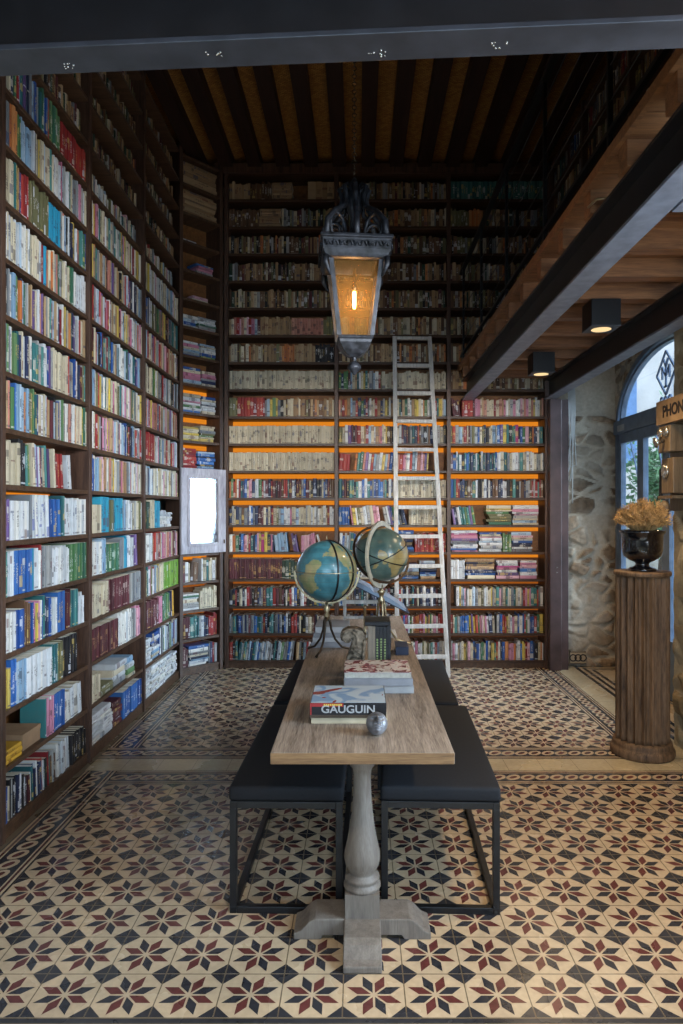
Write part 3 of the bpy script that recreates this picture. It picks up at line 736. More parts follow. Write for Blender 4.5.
XW = -1.75; YB0 = 7.08
L_BAYS = [3.345, 4.43, 5.55, 6.66]
up, no = (0, 1), (-1, 0)
S = 'stack'
side1 = {
 0: [(.22, 'darkmix', dict(h=(.17, .2), t=(.012, .026))), (.36, 'darkmix', dict(h=(.15, .2), t=(.012, .026), lean=-3)), (.2, 'white', dict(h=(.17, .2), t=(.02, .03), lean=-5)), (.2, 'black', dict(h=(.15, .19)))],
 1: [(.2, 'golden yellow', dict(m=S, fill=.34, tt=1.1)), (.24, 'boxgap', dict(m='gap')), (.1, 'pale', dict(h=(.19, .22), t=(.012, .02))), (.14, 'blue', dict(h=(.21, .22), same=True, t=(.018, .02))), (.28, 'white', dict(h=(.17, .2), t=(.04, .055), lean=-4))],
 2: [(.09, 'yellow', dict(t=(.03, .034), same=True, h=(.2, .2))), (.05, 'blue', dict(h=(.235, .24), t=(.03, .04))), (.1, 'pale blue', dict(same=True, h=(.215, .22), t=(.03, .03))), (.3, 'white', dict(same=True, h=(.21, .215), t=(.025, .028), ink=rgb(60, 40, 40))),
     (.07, 'teal', dict(h=(.22, .23), t=(.018, .02))), (.08, 'olive', dict(h=(.21, .23), t=(.015, .02))), (.2, 'black', dict(same=True, h=(.235, .24), t=(.03, .033))), (.1, 'gap', dict(m='gap'))],
 3: [(.14, 'white', dict(h=(.19, .2), t=(.02, .03))), (.08, 'blue', dict(same=True, h=(.2, .2), t=(.03, .03))), (.06, 'brown', dict(t=(.012, .016))), (.05, 'blue', dict(t=(.02, .02))), (.1, 'pale', dict(h=(.2, .22), t=(.012, .02))),
     (.12, 'bluemix', dict(t=(.02, .03))), (.1, 'white', dict(h=(.2, .22), t=(.02, .03))), (.1, 'blue', dict(same=True, h=(.23, .235), t=(.034, .036))), (.05, 'maroon', dict(t=(.02, .02))), (.12, 'teal', dict(h=(.22, .23), same=True, t=(.024, .026))), (.08, 'white', dict(h=(.17, .2)))],
 4: [(.05, 'teal', {}), (.06, 'white', dict(t=(.02, .025))), (.2, 'blue', dict(same=True, h=(.225, .228), t=(.032, .036))), (.04, 'turquoise', dict(t=(.03, .03))), (.07, 'white', dict(t=(.02, .03))), (.03, 'red', dict(t=(.02, .02))), (.12, 'grey', dict(same=True, h=(.23, .235), t=(.016, .018))),
     (.22, 'white', dict(h=(.2, .225), t=(.014, .03))), (.16, 'green', dict(same=True, h=(.225, .228), t=(.02, .022)))],
 5: [(.08, 'purple', dict(t=(.02, .03), h=(.2, .21))), (.2, 'white', dict(t=(.024, .036), h=(.2, .21), same=True)), (.03, 'grey', {}), (.2, 'white', dict(same=True, h=(.235, .24), t=(.026, .03), lean=-3, ink=rgb(40, 60, 150))), (.13, 'blue', dict(same=True, h=(.215, .22), t=(.026, .03), lean=-3)), (.07, 'teal', dict(h=(.235, .24), t=(.02, .024))), (.25, 'white', dict(h=(.215, .23), t=(.018, .03)))],
 6: [(.17, 'cream', dict(h=(.21, .23), t=(.03, .042))), (.07, 'black', dict(t=(.02, .024))), (.24, 'mix', dict(lean=-4, t=(.016, .026), h=(.21, .235))), (.05, 'purple', dict(lean=-5, t=(.022, .026))), (.05, 'cream', dict(lean=-5)), (.13, 'red', dict(lean=-6, t=(.02, .025), h=(.2, .21))), (.1, 'white', dict(lean=-7, t=(.02, .03), h=(.2, .21)))],
 12: [(.08, 'grey', dict(t=(.04, .05))), (.06, 'orange', {}), (.05, 'green', {}), (.12, 'pale blue', {}), (.62, 'pale', {})],
 13: [(.5, 'cool', {}), (.14, 'green', {}), (.2, 'red', dict(same=True, h=(.2, .2), t=(.03, .036)))],
 11: [(.12, 'cream', dict(t=(.03, .05))), (.2, 'mix', {}), (.2, 'olive', {}), (.14, 'turquoise', dict(same=True, h=(.22, .22), t=(.026, .03))), (.3, 'mix', {})],
 10: [(.4, 'pale', {}), (.05, 'red', dict(t=(.04, .045))), (.04, 'turquoise', dict(t=(.03, .03))), (.3, 'mix', {}), (.06, 'green', {}), (.1, 'white', {})],
 9: [(.25, 'mix', {}), (.25, 'warm', {}), (.45, 'mix', {})], 8: [(.55, 'cool', {}), (.2, 'cream', {}), (.22, 'mix', {})],
}
side2 = {
 0: [(.46, 'white', dict(m=S, fill=.85, L=.9, tt=1.2)), (.18, 'maroon', dict(m=S, fill=.75)), (.2, 'blue', dict(same=True, h=(.2, .2), t=(.04, .05)))],
 1: [(.2, 'cream', dict(h=(.16, .19), t=(.03, .04))), (.3, 'olive', dict(m=S, fill=.3)), (.42, 'stackA', dict(m=S, fill=.7, L=1.3, tt=1.3))],
 2: [(.5, 'maroon', dict(same=True, h=(.21, .21), t=(.026, .028), ink=rgb(170, 130, 90))), (.27, 'white', dict(t=(.02, .03))), (.1, 'grey', {}), (.12, 'pink', dict(t=(.03, .04)))],
 3: [(.05, 'pink', {}), (.3, 'cream', dict(t=(.04, .05), h=(.2, .22))), (.42, 'maroon', dict(same=True, h=(.225, .225), t=(.04, .042), ink=rgb(190, 170, 160))), (.18, 'grey', dict(h=(.22, .23)))],
 4: [(.2, 'white', dict(same=True, h=(.22, .22), t=(.045, .05))), (.08, 'pale blue', {}), (.26, 'green', dict(same=True, h=(.19, .2), t=(.04, .045), ink=rgb(200, 214, 200))), (.08, 'grey', {}), (.1, 'turquoise', {}), (.12, 'white', dict(t=(.03, .04))), (.12, 'purple', dict(lean=-5, t=(.03, .035)))],
 5: [(.2, 'cream', dict(same=True, h=(.19, .19), t=(.04, .045))), (.16, 'turquoise', dict(same=True, h=(.245, .245), t=(.045, .05))), (.06, 'olive', dict(h=(.22, .23))), (.18, 'turquoise', dict(same=True, h=(.24, .24), t=(.05, .05))), (.36, 'pale', dict(h=(.2, .23), t=(.02, .03)))],
 6: [(.08, 'blue', {}), (.6, 'warm', {}), (.3, 'pale', {})], 7: [(.06, 'red', {}), (.4, 'warm', {}), (.5, 'cool', {})],
 8: [(1, 'pale', {})], 9: [(.1, 'maroon', {}), (.4, 'mix', {}), (.45, 'cool', {})],
}
side3 = {
 0: [(.96, 'white', dict(m=S, fill=.9, L=1, tt=.9))], 1: [(.28, 'white', dict(m=S, fill=.85)), (.3, 'stackA', dict(m=S, fill=.9)), (.36, 'cool', {})],
 2: [(.4, 'maroon', {}), (.12, 'pink', {}), (.2, 'green', {}), (.1, 'navy', {}), (.1, 'golden yellow', dict(t=(.03, .04), lean=-4))],
 3: [(.55, 'pale', {}), (.4, 'lime green', dict(same=True, h=(.24, .24), t=(.03, .035)))], 4: [(.26, 'white', dict(t=(.05, .07))), (.7, 'warm', {})],
 5: [(.18, 'dark green', {}), (.12, 'cream', {}), (.16, 'turquoise', dict(t=(.05, .06))), (.35, 'white', dict(m=S, fill=.6))], 6: [(.3, 'cool', {}), (.66, 'pale', {})],
 7: [(.3, 'red', {}), (.66, 'pale', {})], 8: [(.96, 'warm', {})],
}
bookcase('tall dark bookcase bay of the long side wall, out of view before the first post', (XW, 2.27), up, no, L_BAYS[0] - 2.27 - .001, .27, 0, NROW, 'zero', {}, (), lambda i: 'mix', (.19, .24), seed=10)
for k, (sp, led, nm) in enumerate(((side1, (5, 6), 'first'), (side2, (), 'second'), (side3, (), 'third'))):
    bookcase('dark wooden side wall bookcase, %s bay in from the viewer' % nm, (XW, L_BAYS[k]), up, no, L_BAYS[k + 1] - L_BAYS[k], .27, 0, NROW, 'side%d' % (k + 1), sp, led,
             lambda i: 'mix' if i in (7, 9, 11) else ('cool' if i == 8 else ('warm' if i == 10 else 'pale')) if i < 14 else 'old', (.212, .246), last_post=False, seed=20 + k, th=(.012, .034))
# corner bay
c0 = Vector((-1.745, 6.69)); c1 = Vector((-1.425, 7.045)); cu = (c1 - c0).normalized(); cn = Vector((-cu.y, cu.x))
corner = {
 0: [(.2, 'maroon', {}), (.55, 'stackA', dict(m=S, fill=.85, L=1.1)), (.2, 'darkmix', {})], 1: [(.25, 'maroon', {}), (.2, 'teal', {}), (.3, 'bluemix', {}), (.2, 'red', {})],
 2: [(.6, 'stackA', dict(m=S, fill=.7)), (.36, 'cream', {})], 3: [(.25, 'darkmix', {}), (.3, 'brown', dict(lean=4)), (.4, 'pale', {})],
 4: [], 5: [], 6: [], 7: [(.42, 'red', dict(m=S, fill=.85)), (.5, 'stackC', dict(m=S, fill=.8))], 8: [(.96, 'stackD', dict(m=S, fill=.65))],
 9: [(.96, 'stackA', dict(m=S, fill=.75))], 10: [(.96, 'stackA', dict(m=S, fill=.7))], 11: [(.96, 'stackA', dict(m=S, fill=.6))], 12: [(.96, 'stackA', dict(m=S, fill=.6))],
 13: [(.3, 'gap', dict(m='gap')), (.5, 'stackA', dict(m=S, fill=.3))], 14: [(.4, 'gap', dict(m='gap')), (.5, 'stackB', dict(m=S, fill=.4))],
 15: [(.4, 'stackA', dict(m=S, fill=.2))], 16: [(.98, 'tan', dict(m=S, fill=.95, L=2.1))], 17: [(.98, 'tan', dict(m=S, fill=.95, L=2.1))],
}
bookcase('narrow dark corner bookcase set at an angle behind the framed mirror', tuple(c0), tuple(cu), tuple(cn), (c1 - c0).length, .24, 0, NROW, 'corner', corner, (0, 1, 2, 3, 7, 8, 9), lambda i: 'old', (.18, .23), seed=31, last_post=True)
# end wall
E = [-1.375, -.235, .93, 1.945]
e1 = {0: [(.08, 'darkmix', {}), (.55, 'cool', dict(lean=7, h=(.17, .2), t=(.016, .026))), (.3, 'mix', dict(lean=3, h=(.18, .2)))], 1: [(.5, 'bluemix', {}), (.46, 'darkmix', {})], 2: [(1, 'darkmix', {})],
      3: [(.5, 'maroon', dict(same=True, h=(.21, .21), t=(.024, .026), ink=rgb(190, 150, 90))), (.15, 'dark green', {}), (.3, 'maroon', {})],
      4: [(.42, 'bright', {}), (.16, 'pale blue', dict(lean=-6)), (.1, 'purple', dict(lean=-10)), (.14, 'pink', {}), (.1, 'white', dict(lean=-16))], 5: [(.4, 'darkmix', {}), (.56, 'pale', {})], 6: [(.35, 'bright', {}), (.6, 'darkmix', {})],
      7: [(.97, 'cream', dict(t=(.016, .026), h=(.185, .195)))], 8: [(.97, 'cream', dict(t=(.014, .024), h=(.18, .19)))], 9: [(.08, 'olive', {}), (.26, 'red', dict(same=True, h=(.2, .2), t=(.03, .034))), (.2, 'mix', {}), (.42, 'oldtan', {})],
      10: [(.97, 'cream', dict(t=(.02, .03), h=(.19, .2)))], 11: [(.5, 'oldtan', {}), (.12, 'orange', {}), (.2, 'tan', {}), (.14, 'black', {})], 12: [(.3, 'warm', {}), (.3, 'tan', {}), (.3, 'salmon', dict(same=True)), (.1, 'olive', {})],
      16: [(.28, 'brown', {}), (.26, 'tan', dict(m=S, fill=.8)), (.4, 'old', {})], 17: [(.2, 'tan', {}), (.2, 'brown', {}), (.2, 'tan', dict(m=S, fill=.8)), (.14, 'gap', dict(m='gap')), (.16, 'tan', dict(t=(.05, .09)))]}
e2 = {0: [(.5, 'cream', {}), (.46, 'pale', {})], 1: [(.5, 'darkmix', {}), (.46, 'bright', {})], 2: [(1, 'darkmix', {})], 3: [(.6, 'stackA', dict(m=S, fill=.7)), (.34, 'stackC', dict(m=S, fill=.75))],
      4: [(.3, 'cool', dict(lean=3)), (.4, 'stackC', dict(m=S, fill=.9)), (.26, 'red', {})], 5: [(.1, 'blue', dict(t=(.03, .04), same=True)), (.3, 'pale', dict(lean=-8)), (.25, 'cool', dict(lean=-12)), (.3, 'cream', {})],
      6: [(.5, 'bluemix', {}), (.46, 'cream', {})], 7: [(.14, 'red', dict(lean=4, t=(.03, .04))), (.4, 'mix', dict(lean=6, t=(.02, .035))), (.3, 'warm', dict(lean=3))], 8: [(.15, 'mix', {}), (.3, 'warm', {}), (.5, 'darkmix', {})],
      9: [(1, 'mix', {})], 10: [(.4, 'mix', {}), (.56, 'cream', {})]}
e3 = {0: [(.25, 'pale', {}), (.7, 'bright', {})], 1: [(.1, 'pale', {}), (.1, 'blue', {}), (.3, 'bright', dict(lean=-3)), (.46, 'bright', {})], 2: [(.06, 'white', dict(lean=12, t=(.03, .03))), (.9, 'pale', {})],
      3: [(.16, 'white', dict(t=(.02, .04), h=(.19, .2))), (.36, 'stackC', dict(m=S, fill=.85, L=1.5)), (.44, 'stackB', dict(m=S, fill=.8, L=1.1))],
      4: [(.32, 'stackB', dict(m=S, fill=.92, L=1.3)), (.28, 'stackA', dict(m=S, fill=.85, L=1.2)), (.1, 'green', {}), (.27, 'stackA', dict(m=S, fill=.85))],
      5: [(.3, 'cool', dict(lean=-9, t=(.02, .03))), (.08, 'green', dict(lean=-12)), (.3, 'stackD', dict(m=S, fill=.85, L=1.3)), (.28, 'stackA', dict(m=S, fill=.85, L=1.2))], 6: [(.96, 'darkmix', {})], 7: [(.5, 'bluemix', {}), (.46, 'pale', {})],
      8: [(.5, 'mix', {}), (.46, 'bright', {})], 9: [(.12, 'maroon', dict(lean=-8)), (.12, 'red', {}), (.7, 'warm', {})], 17: [(.96, 'teal', dict(same=True, h=(.2, .2), t=(.02, .022)))], 16: [(.2, 'olive', {}), (.15, 'orange', {}), (.6, 'old', {})]}
for k, (sp, nm) in enumerate(((e1, 'first from the corner mirror'), (e2, 'behind the ladder'), (e3, 'beside the brown post under the gallery'))):
    bookcase('dark end wall bookcase bay, ' + nm, (E[k], YB0), (1, 0), (0, 1), E[k + 1] - E[k], .27, 0, NROW, 'end%d' % (k + 1), sp, range(0, 9),
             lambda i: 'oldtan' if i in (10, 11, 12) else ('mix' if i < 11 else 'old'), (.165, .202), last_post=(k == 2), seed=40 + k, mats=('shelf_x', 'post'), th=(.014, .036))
# gallery bookcases facing the room (viewer's left to right = far to near)
gy = 7.02
for k in range(5):
    bookcase('dark gallery bookcase on the upper level, ' + ['deepest bay at the end wall', 'second bay from the end wall', 'third bay from the end wall', 'fourth bay from the end wall', 'bay above the cross beam'][k],
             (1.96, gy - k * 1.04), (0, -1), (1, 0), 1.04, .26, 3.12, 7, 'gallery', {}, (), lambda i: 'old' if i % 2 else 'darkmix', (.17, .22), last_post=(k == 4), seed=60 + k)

# --- which books are individuals: the 290 that show largest
def project(p): return (VPX + p.x * F_PX / p.y, VPY - (p.z - CAM_Z) * F_PX / p.y)
def area(b):
    Mx = b['M']; t, h = b['t'], b['h']
    pts = [project(Mx @ Vector(q)) for q in ((0, 0, 0), (t, 0, 0), (t, 0, h), (0, 0, h))]
    if b['bay'] in ('zero',): return 0
    cx = sum(p[0] for p in pts) / 4; cy = sum(p[1] for p in pts) / 4
    if cx < 6 or cx > 680 or cy > 1020: return 0
    if min(p[1] for p in pts) < 84: return 0
    if b['bay'] == 'gallery': return 0
    if 'end' in b['bay']:
        if 290 < cx < 442 and 515 < cy: return 0
        if 395 < cx < 445 and cy > 335: return 0
    a = 0
    for i in range(4): a += pts[i][0] * pts[(i + 1) % 4][1] - pts[(i + 1) % 4][0] * pts[i][1]
    return abs(a) / 2
for b in ALL: b['a'] = area(b)
big = sorted(ALL, key=lambda b: -b['a'])[:288]
bigset = set(id(b) for b in big)
bayname = {'side1': 'first side bay', 'side2': 'second side bay', 'side3': 'third side bay', 'corner': 'corner bay', 'end1': 'end wall bay one', 'end2': 'end wall ladder bay', 'end3': 'end wall post bay'}
groupname = {'side1': 'books in the first bay of the long side wall', 'side2': 'books in the second bay of the long side wall', 'side3': 'books in the third bay of the long side wall'}
for b in sorted(big, key=lambda b: (b['bay'], b['row'], b['idx'])):
    mbk = MB()
    book_geo(mbk, None, b['t'], b['d'], b['h'], b['col'], b['ink'], b['seed'], b['pages'])
    o = mbk.build('book', M['book'])
    o.matrix_world = b['M']
    size = 'slim' if b['t'] < .02 else ('thick' if b['t'] > .034 else ('tall' if b['h'] > .225 else 'small' if b['h'] < .19 else 'upright'))
    if b['flat']:
        lab = '%s book lying %s up in stack %s, %s shelf up, %s' % (b['cname'], ORD[b['stack']['k']], ['nought', 'one', 'two', 'three', 'four', 'five'][b['stack']['n']], ORD[b['row'] + 1], bayname[b['bay']])
    else:
        lab = '%s %s book, %s from the front post, %s shelf up, %s' % (size, b['cname'], ORD[min(50, b['idx'])], ORD[b['row'] + 1], bayname[b['bay']])
    tag(o, lab, 'book', groupname.get(b['bay'], 'books in the ' + bayname[b['bay']]))
mbk = MB()
for b in ALL:
    if id(b) not in bigset:
        book_geo(mbk, b['M'], b['t'], b['d'], b['h'], b['col'], b['ink'], b['seed'], b['pages'])
o = mbk.build('shelved_books', M['book'])
tag(o, 'many smaller books filling the tall shelves on every wall', 'books', kind='stuff')
print('BOOKS', len(ALL), 'smallest individual area', big[-1]['a'])

# brown cardboard box on the second shelf of first side bay, blue and pale book on the yellow stack
bx = thing('cardboard_box', 'brown flat cardboard box lying beside the yellow books, low shelf', 'box', (XW - .03, L_BAYS[0] + .27, ROW0 + ROWH + .0015), 0)
w = MB(); w.box((-.19, 0, 0), (0, .2, .085)); w.build('box_body', M['boxcard'], bx, bevel=.002)
w = MB(); w.box((-.192, -.002, .06), (.002, .202, .088)); w.build('lid', M['boxcard'], bx, bevel=.002)

# ================================================================== MIRROR on the corner bay
mc = (c0 + c1) / 2 - cn * .031
t = thing('mirror', 'tall mirror in a distressed white wooden frame on the corner bookcase', 'mirror', (mc.x, mc.y, 1.205), math.atan2(cu.y, cu.x))
hw = .265; mh = .845
w = MB()
for (a, b) in (((-hw, -.02, 0), (-hw + .095, .015, mh)), ((hw - .095, -.02, 0), (hw, .015, mh)), ((-hw + .095, -.02, 0), (hw - .095, .015, .095)), ((-hw + .095, -.02, mh - .095), (hw - .095, .015, mh))): w.box(a, b)
w.build('frame', M['mirror_frame'], t, bevel=.004)
w = MB()
for (a, b) in (((-hw + .07, -.032, .07), (-hw + .1, -.02, mh - .07)), ((hw - .1, -.032, .07), (hw - .07, -.02, mh - .07)), ((-hw + .1, -.032, .07), (hw - .1, -.02, .1)), ((-hw + .1, -.032, mh - .1), (hw - .1, -.02, mh - .07))): w.box(a, b)
w.build('inner_moulding', M['mirror_frame'], t, bevel=.003)
w = MB(); w.box((-hw + .095, -.008, .095), (hw - .095, -.004, mh - .095)); w.build('mirror_glass', M['mirror'], t)
w = MB(); w.box((hw - .03, -.03, .09), (hw - .018, -.02, .13)); w.build('latch', M['bronze'], t)

# ================================================================== TABLE
TZ = .76; TXC = .0126; TY0, TY1 = 2.465, 5.66
t = thing('table', 'long weathered oak table on grey turned pedestals in the middle of the room', 'table', (TXC, TY0, 0))
w = MB()
w.box((-.333, .0, TZ - .042), (.333, TY1 - TY0, TZ), 0); w.mi[2] = w.mi[4] = 1
top = w.build('tabletop', [M['table'], M['table_edge']], t, bevel=.003)
for py in (.205, TY1 - TY0 - .24):
    w = MB()
    w.lathe([(.066, .165), (.072, .172), (.072, .182), (.062, .19), (.06, .196), (.068, .204), (.066, .214), (.05, .222), (.052, .232), (.066, .258), (.0705, .282), (.069, .305), (.06, .345), (.049, .4), (.041, .46), (.036, .53), (.034, .6), (.038, .63), (.048, .64), (.048, .655), (.055, .66), (.055, .718)], 40, M4=Matrix.Translation((0, py, 0)))
    w.box((-.066, py - .066, .075), (.066, py + .066, .168))
    pd = w.build('pedestal', M['ped_paint'], t)
    w = MB()
    prof = [(-.262, 0), (-.262, .024), (-.25, .028), (-.236, .034), (-.22, .05), (-.205, .066), (-.19, .074), (-.18, .078), (.18, .078), (.19, .074), (.205, .066), (.22, .05), (.236, .034), (.25, .028), (.262, .024), (.262, 0), (.16, 0), (.15, .016), (-.15, .016), (-.16, 0)]
    w.prism(prof, py - .069, py + .069)
    w.prism([(x, z + .0006) for x, z in prof], -.069, .069, M4=Matrix.Translation((0, py, 0)) @ Matrix.Rotation(PI / 2, 4, 'Z'))
    w.build('foot', M['ped_paint'], t, bevel=.004)
w = MB(); w.box((-.04, .28, .66), (.04, TY1 - TY0 - .36, .718)); w.build('apron', M['ped_paint'], t, bevel=.003)

# ================================================================== BENCHES
def bench(label, x0, x1, y0, y1, rz):
    cx, cy = (x0 + x1) / 2, (y0 + y1) / 2
    t = thing('bench', label, 'bench', (cx, cy, 0), rz, 'black cushioned benches along the table')
    hx, hy = (x1 - x0) / 2, (y1 - y0) / 2; q = .028; zt = .455
    w = MB()
    for sx in (-1, 1):
        w.box((sx * hx - (q if sx > 0 else 0), -hy, zt - q), (sx * hx + (q if sx < 0 else 0), hy, zt)); w.box((sx * hx - (q if sx > 0 else 0), -hy, 0.001), (sx * hx + (q if sx < 0 else 0), hy, q))
    for sy in (-1, 1):
        a = sy * hy - (q if sy > 0 else 0)
        w.box((-hx + q, a, zt - q), (hx - q, a + q, zt)); w.box((-hx + q, a, 0.001), (hx - q, a + q, q))
    w.build('frame', M['black_steel'], t, bevel=.002)
    for sx in (-1, 1):
        for sy in (-1, 1):
            a = sx * hx - (q if sx > 0 else 0); b = sy * hy - (q if sy > 0 else 0)
            w = MB(); w.box((a, b, q), (a + q, b + q, zt - q)); w.build('leg', M['black_steel'], t, bevel=.002)
    # cushion with a softly crowned top
    w = MB(); nx, ny = 10, 20; vs = []
    for j in range(ny + 1):
        for i in range(nx + 1):
            u, v = -1 + 2 * i / nx, -1 + 2 * j / ny
            vs.append((u * (hx + .004), v * (hy + .004), zt + .062 + .012 * (1 - u ** 4) * (1 - v ** 6)))
    fs = [(j * (nx + 1) + i, j * (nx + 1) + i + 1, (j + 1) * (nx + 1) + i + 1, (j + 1) * (nx + 1) + i) for j in range(ny) for i in range(nx)]
    per = [i for i in range(nx + 1)] + [j * (nx + 1) + nx for j in range(1, ny + 1)] + [ny * (nx + 1) + i for i in range(nx - 1, -1, -1)] + [j * (nx + 1) for j in range(ny - 1, 0, -1)]
    b = len(vs); vs += [(vs[k][0], vs[k][1], zt + .001) for k in per]
    fs += [(per[k], b + k, b + (k + 1) % len(per), per[(k + 1) % len(per)]) for k in range(len(per))] + [tuple(b + k for k in range(len(per)))]
    w.add(vs, fs, 0, True)
    c = w.build('cushion', M['cushion'], t, bevel=.014)
    c.modifiers['Bevel'].segments = 3
bench('black bench whose near end shows on the bookcase side of the table', -.512, -.053, 2.765, 3.93, R(-1.3))
bench('black bench whose near end shows on the urn side of the table', .112, .592, 2.765, 3.93, R(-2.2))
bench('black bench at the deep end of the table on the bookcase side', -.48, -.03, 3.99, 5.12, R(-1.6))
bench('black bench at the deep end of the table, close to the ladder', .13, .60, 3.99, 5.12, R(-2.2))

# ================================================================== TABLE-TOP THINGS
def big_book(name, label, x0, x1, y0, y1, z, t, cover, pages='paper', spine_front=True, rz=0.0, cat='book', group=None):
    cx, cy = (x0 + x1) / 2, (y0 + y1) / 2; hx, hy = (x1 - x0) / 2, (y1 - y0) / 2
    o = thing(name, label, cat, (cx, cy, z), rz, group)
    w = MB(); b = .003
    w.box((-hx, -hy, 0), (hx, hy, b)); w.box((-hx, -hy, t - b), (hx, hy, t))
    if spine_front: w.box((-hx, -hy, b), (hx, -hy + b, t - b))
    w.build('cover', M[cover] if isinstance(cover, str) else cover, o, bevel=.0012)
    w = MB(); w.box((-hx + .004, -hy + (b if spine_front else .004), b), (hx - .004, hy - .004, t - b)); w.build('page_block', M[pages], o)
    return o
z = TZ + .001
big_book('book', 'cream spined book at the bottom of the front pile on the table', -.196, .116, 2.80, 3.04, z, .026, 'c_cream'); z += .027
ga = big_book('book', 'thick black art book lettered GAUGUIN on top of the front table pile', -.2, .112, 2.79, 3.07, z, .06, 'c_black')
text('GAUGUIN', 'title_lettering', M['c_pale'], ga, .044, (-.0, -.1412, .034), (PI / 2, 0, 0), .0006, 1.1, .0008)
w = MB(); w.box((-.156, -.1415, .046), (-.02, -.1405, .06)); w.box((-.156, -.1408, .0), (-.15, -.1402, .06)); w.build('red_spine_band', M['c_red'], ga)
w = MB()
x = -.1
while x < -.025:
    w.box((x, -.1422, .05), (x + .006, -.1414, .057)); x += .0085
w.build('yellow_spine_lettering', M['c_yellow'], ga)
w = MB(); w.box((-.156, -.1412, 0.0), (.156, -.1403, .012)); w.build('brown_spine_band', M['c_brown'], ga)
w = MB(); w.box((-.153, -.134, .0601), (.153, .136, .0612)); w.build('cover_art', M['art_blue'], ga)
# second pile
z = TZ + .001
big_book('book', 'pale grey book at the bottom of the pile under the red patterned book', -.068, .262, 3.26, 3.52, z, .036, 'c_pale'); z += .037
big_book('book', 'light grey book in the middle of the pile under the red patterned book', -.072, .257, 3.25, 3.51, z, .036, 'c_grey'); z += .037
rb = big_book('book', 'red and white patterned book topping the middle table pile', -.072, .25, 3.25, 3.52, z, .028, 'c_pale', spine_front=False)
w = MB(); w.box((-.16, -.134, .0281), (.16, .134, .0292)); w.build('cover_art', M['art_red'], rb)
# pewter face
def face_stone():
    o = thing('face_sculpture', 'small silver sculpted head lying by the GAUGUIN book', 'sculpture', (.069, 2.665, TZ), R(6))
    w = MB(); n, m = 144, 100; vs = []
    for i in range(m + 1):
        th = PI * i / m
        for k in range(n):
            an = 2 * PI * k / n
            x, y, zz = math.sin(th) * math.cos(an), math.sin(th) * math.sin(an), math.cos(th)
            r = 1.0
            def bump(cx, cz, sx, sz, amt):
                if y > 0: return 0
                return amt * math.exp(-((x - cx) / sx) ** 2 - ((zz - cz) / sz) ** 2)
            r += bump(0, .08, .1, .26, .2) + bump(0, -.1, .17, .1, .2)          # nose
            r += bump(-.36, .2, .24, .16, -.22) + bump(.36, .2, .24, .16, -.22)      # sockets
            r += bump(-.36, .2, .12, .06, .1) + bump(.36, .2, .12, .06, .1)          # eyes
            r += bump(-.36, .42, .28, .07, .1) + bump(.36, .42, .28, .07, .1)    # brows
            r += bump(0, -.26, .3, .06, -.1)
            r += bump(0, -.38, .24, .05, .12) + bump(0, -.52, .2, .05, .12) + bump(0, -.45, .26, .025, -.12)  # lips
            r += bump(0, -.76, .2, .14, .12) + bump(-.55, -.2, .15, .3, -.08) + bump(.55, -.2, .15, .3, -.08)
            q_ = Matrix.Rotation(R(-32), 3, 'X') @ Vector((x * r * .042, y * r * .04, zz * r * .044)); vs.append((q_.x, q_.y, q_.z + .0445))
    fs = [(i * n + k, (i + 1) * n + k, (i + 1) * n + (k + 1) % n, i * n + (k + 1) % n) for i in range(m) for k in range(n)]
    w.add(vs, fs, 0, True)
    w.build('head', M['silver'], o)
face_stone()
# upright books between bookends
xx = .048
for k, (c, tt, hh, lb) in enumerate((('c_taupe', .02, .27, 'taupe book standing beside the carved scroll bookend'), ('c_taupe', .016, .265, 'narrow taupe book standing second from the carved scroll bookend'),
        ('c_black', .019, .265, 'black book with pale green spine lettering, first of the standing black set'), ('c_black', .019, .265, 'black book with pale green spine lettering, second of the standing black set'),
        ('c_black', .019, .265, 'black book with pale green spine lettering, third of the standing black set'), ('c_black', .02, .268, 'black book ending the standing table row beside the brass globe leg'))):
    o = thing('book', lb, 'book', (xx, 3.58, TZ + .001), 0, 'books standing on the table')
    w = MB(); b = .002
    w.box((0, 0, 0), (tt, b, hh)); w.box((0, b, 0), (b, .19, hh)); w.box((tt - b, b, 0), (tt, .19, hh)); w.build('cover', M[c], o)
    w = MB(); w.box((b, b, .002), (tt - b, .187, hh - .004)); w.build('page_block', M['paper'], o)
    if c == 'c_black' and k < 5:
        w = MB(); zz = .05; rr = random.Random(k)
        while zz < .2:
            s = rr.uniform(.006, .013); w.box((tt * .25, -.0008, zz), (tt * .75, .0002, zz + s)); zz += s + .004
        w.build('spine_lettering', M['c_lime'], o)
    xx += tt + .0012
big_book('book', 'thin dark book lying across the tops of the standing table books', .03, .165, 3.57, 3.76, TZ + .2705, .022, 'c_black')
# carved scroll bookend
o = thing('scroll_bookend', 'carved weathered scroll bracket used as a bookend on the table', 'bookend', (-.02, 3.62, TZ))
pts = []
for k in range(33):      # spiral head
    a = R(-60 + 12.5 * k); rr = .052 - .00125 * k
    pts.append((-.055 + 0.02 + rr * math.cos(a), .205 + rr * math.sin(a)))
body = [(-.045, 0), (.062, 0), (.06, .03), (.05, .08), (.052, .13), (.058, .18), (.055, .215), (.035, .245), (-.0, .256), (-.04, .255), (-.07, .24), (-.08, .215), (-.072, .192), (-.05, .182), (-.03, .19), (-.02, .205), (-.015, .18), (-.03, .14), (-.048, .09), (-.05, .04)]
w = MB(); w.prism(body, -.05, .05)
w.build('scroll_body', M['carved'], o, bevel=.006)
w = MB(); w.tube([(x_, -.052, z_) for x_, z_ in pts], [.009 - .00018 * k for k in range(33)], 6); w.tube([(.052, -.052, .02), (.04, -.054, .08), (.043, -.054, .14), (.048, -.053, .2)], .007, 6)
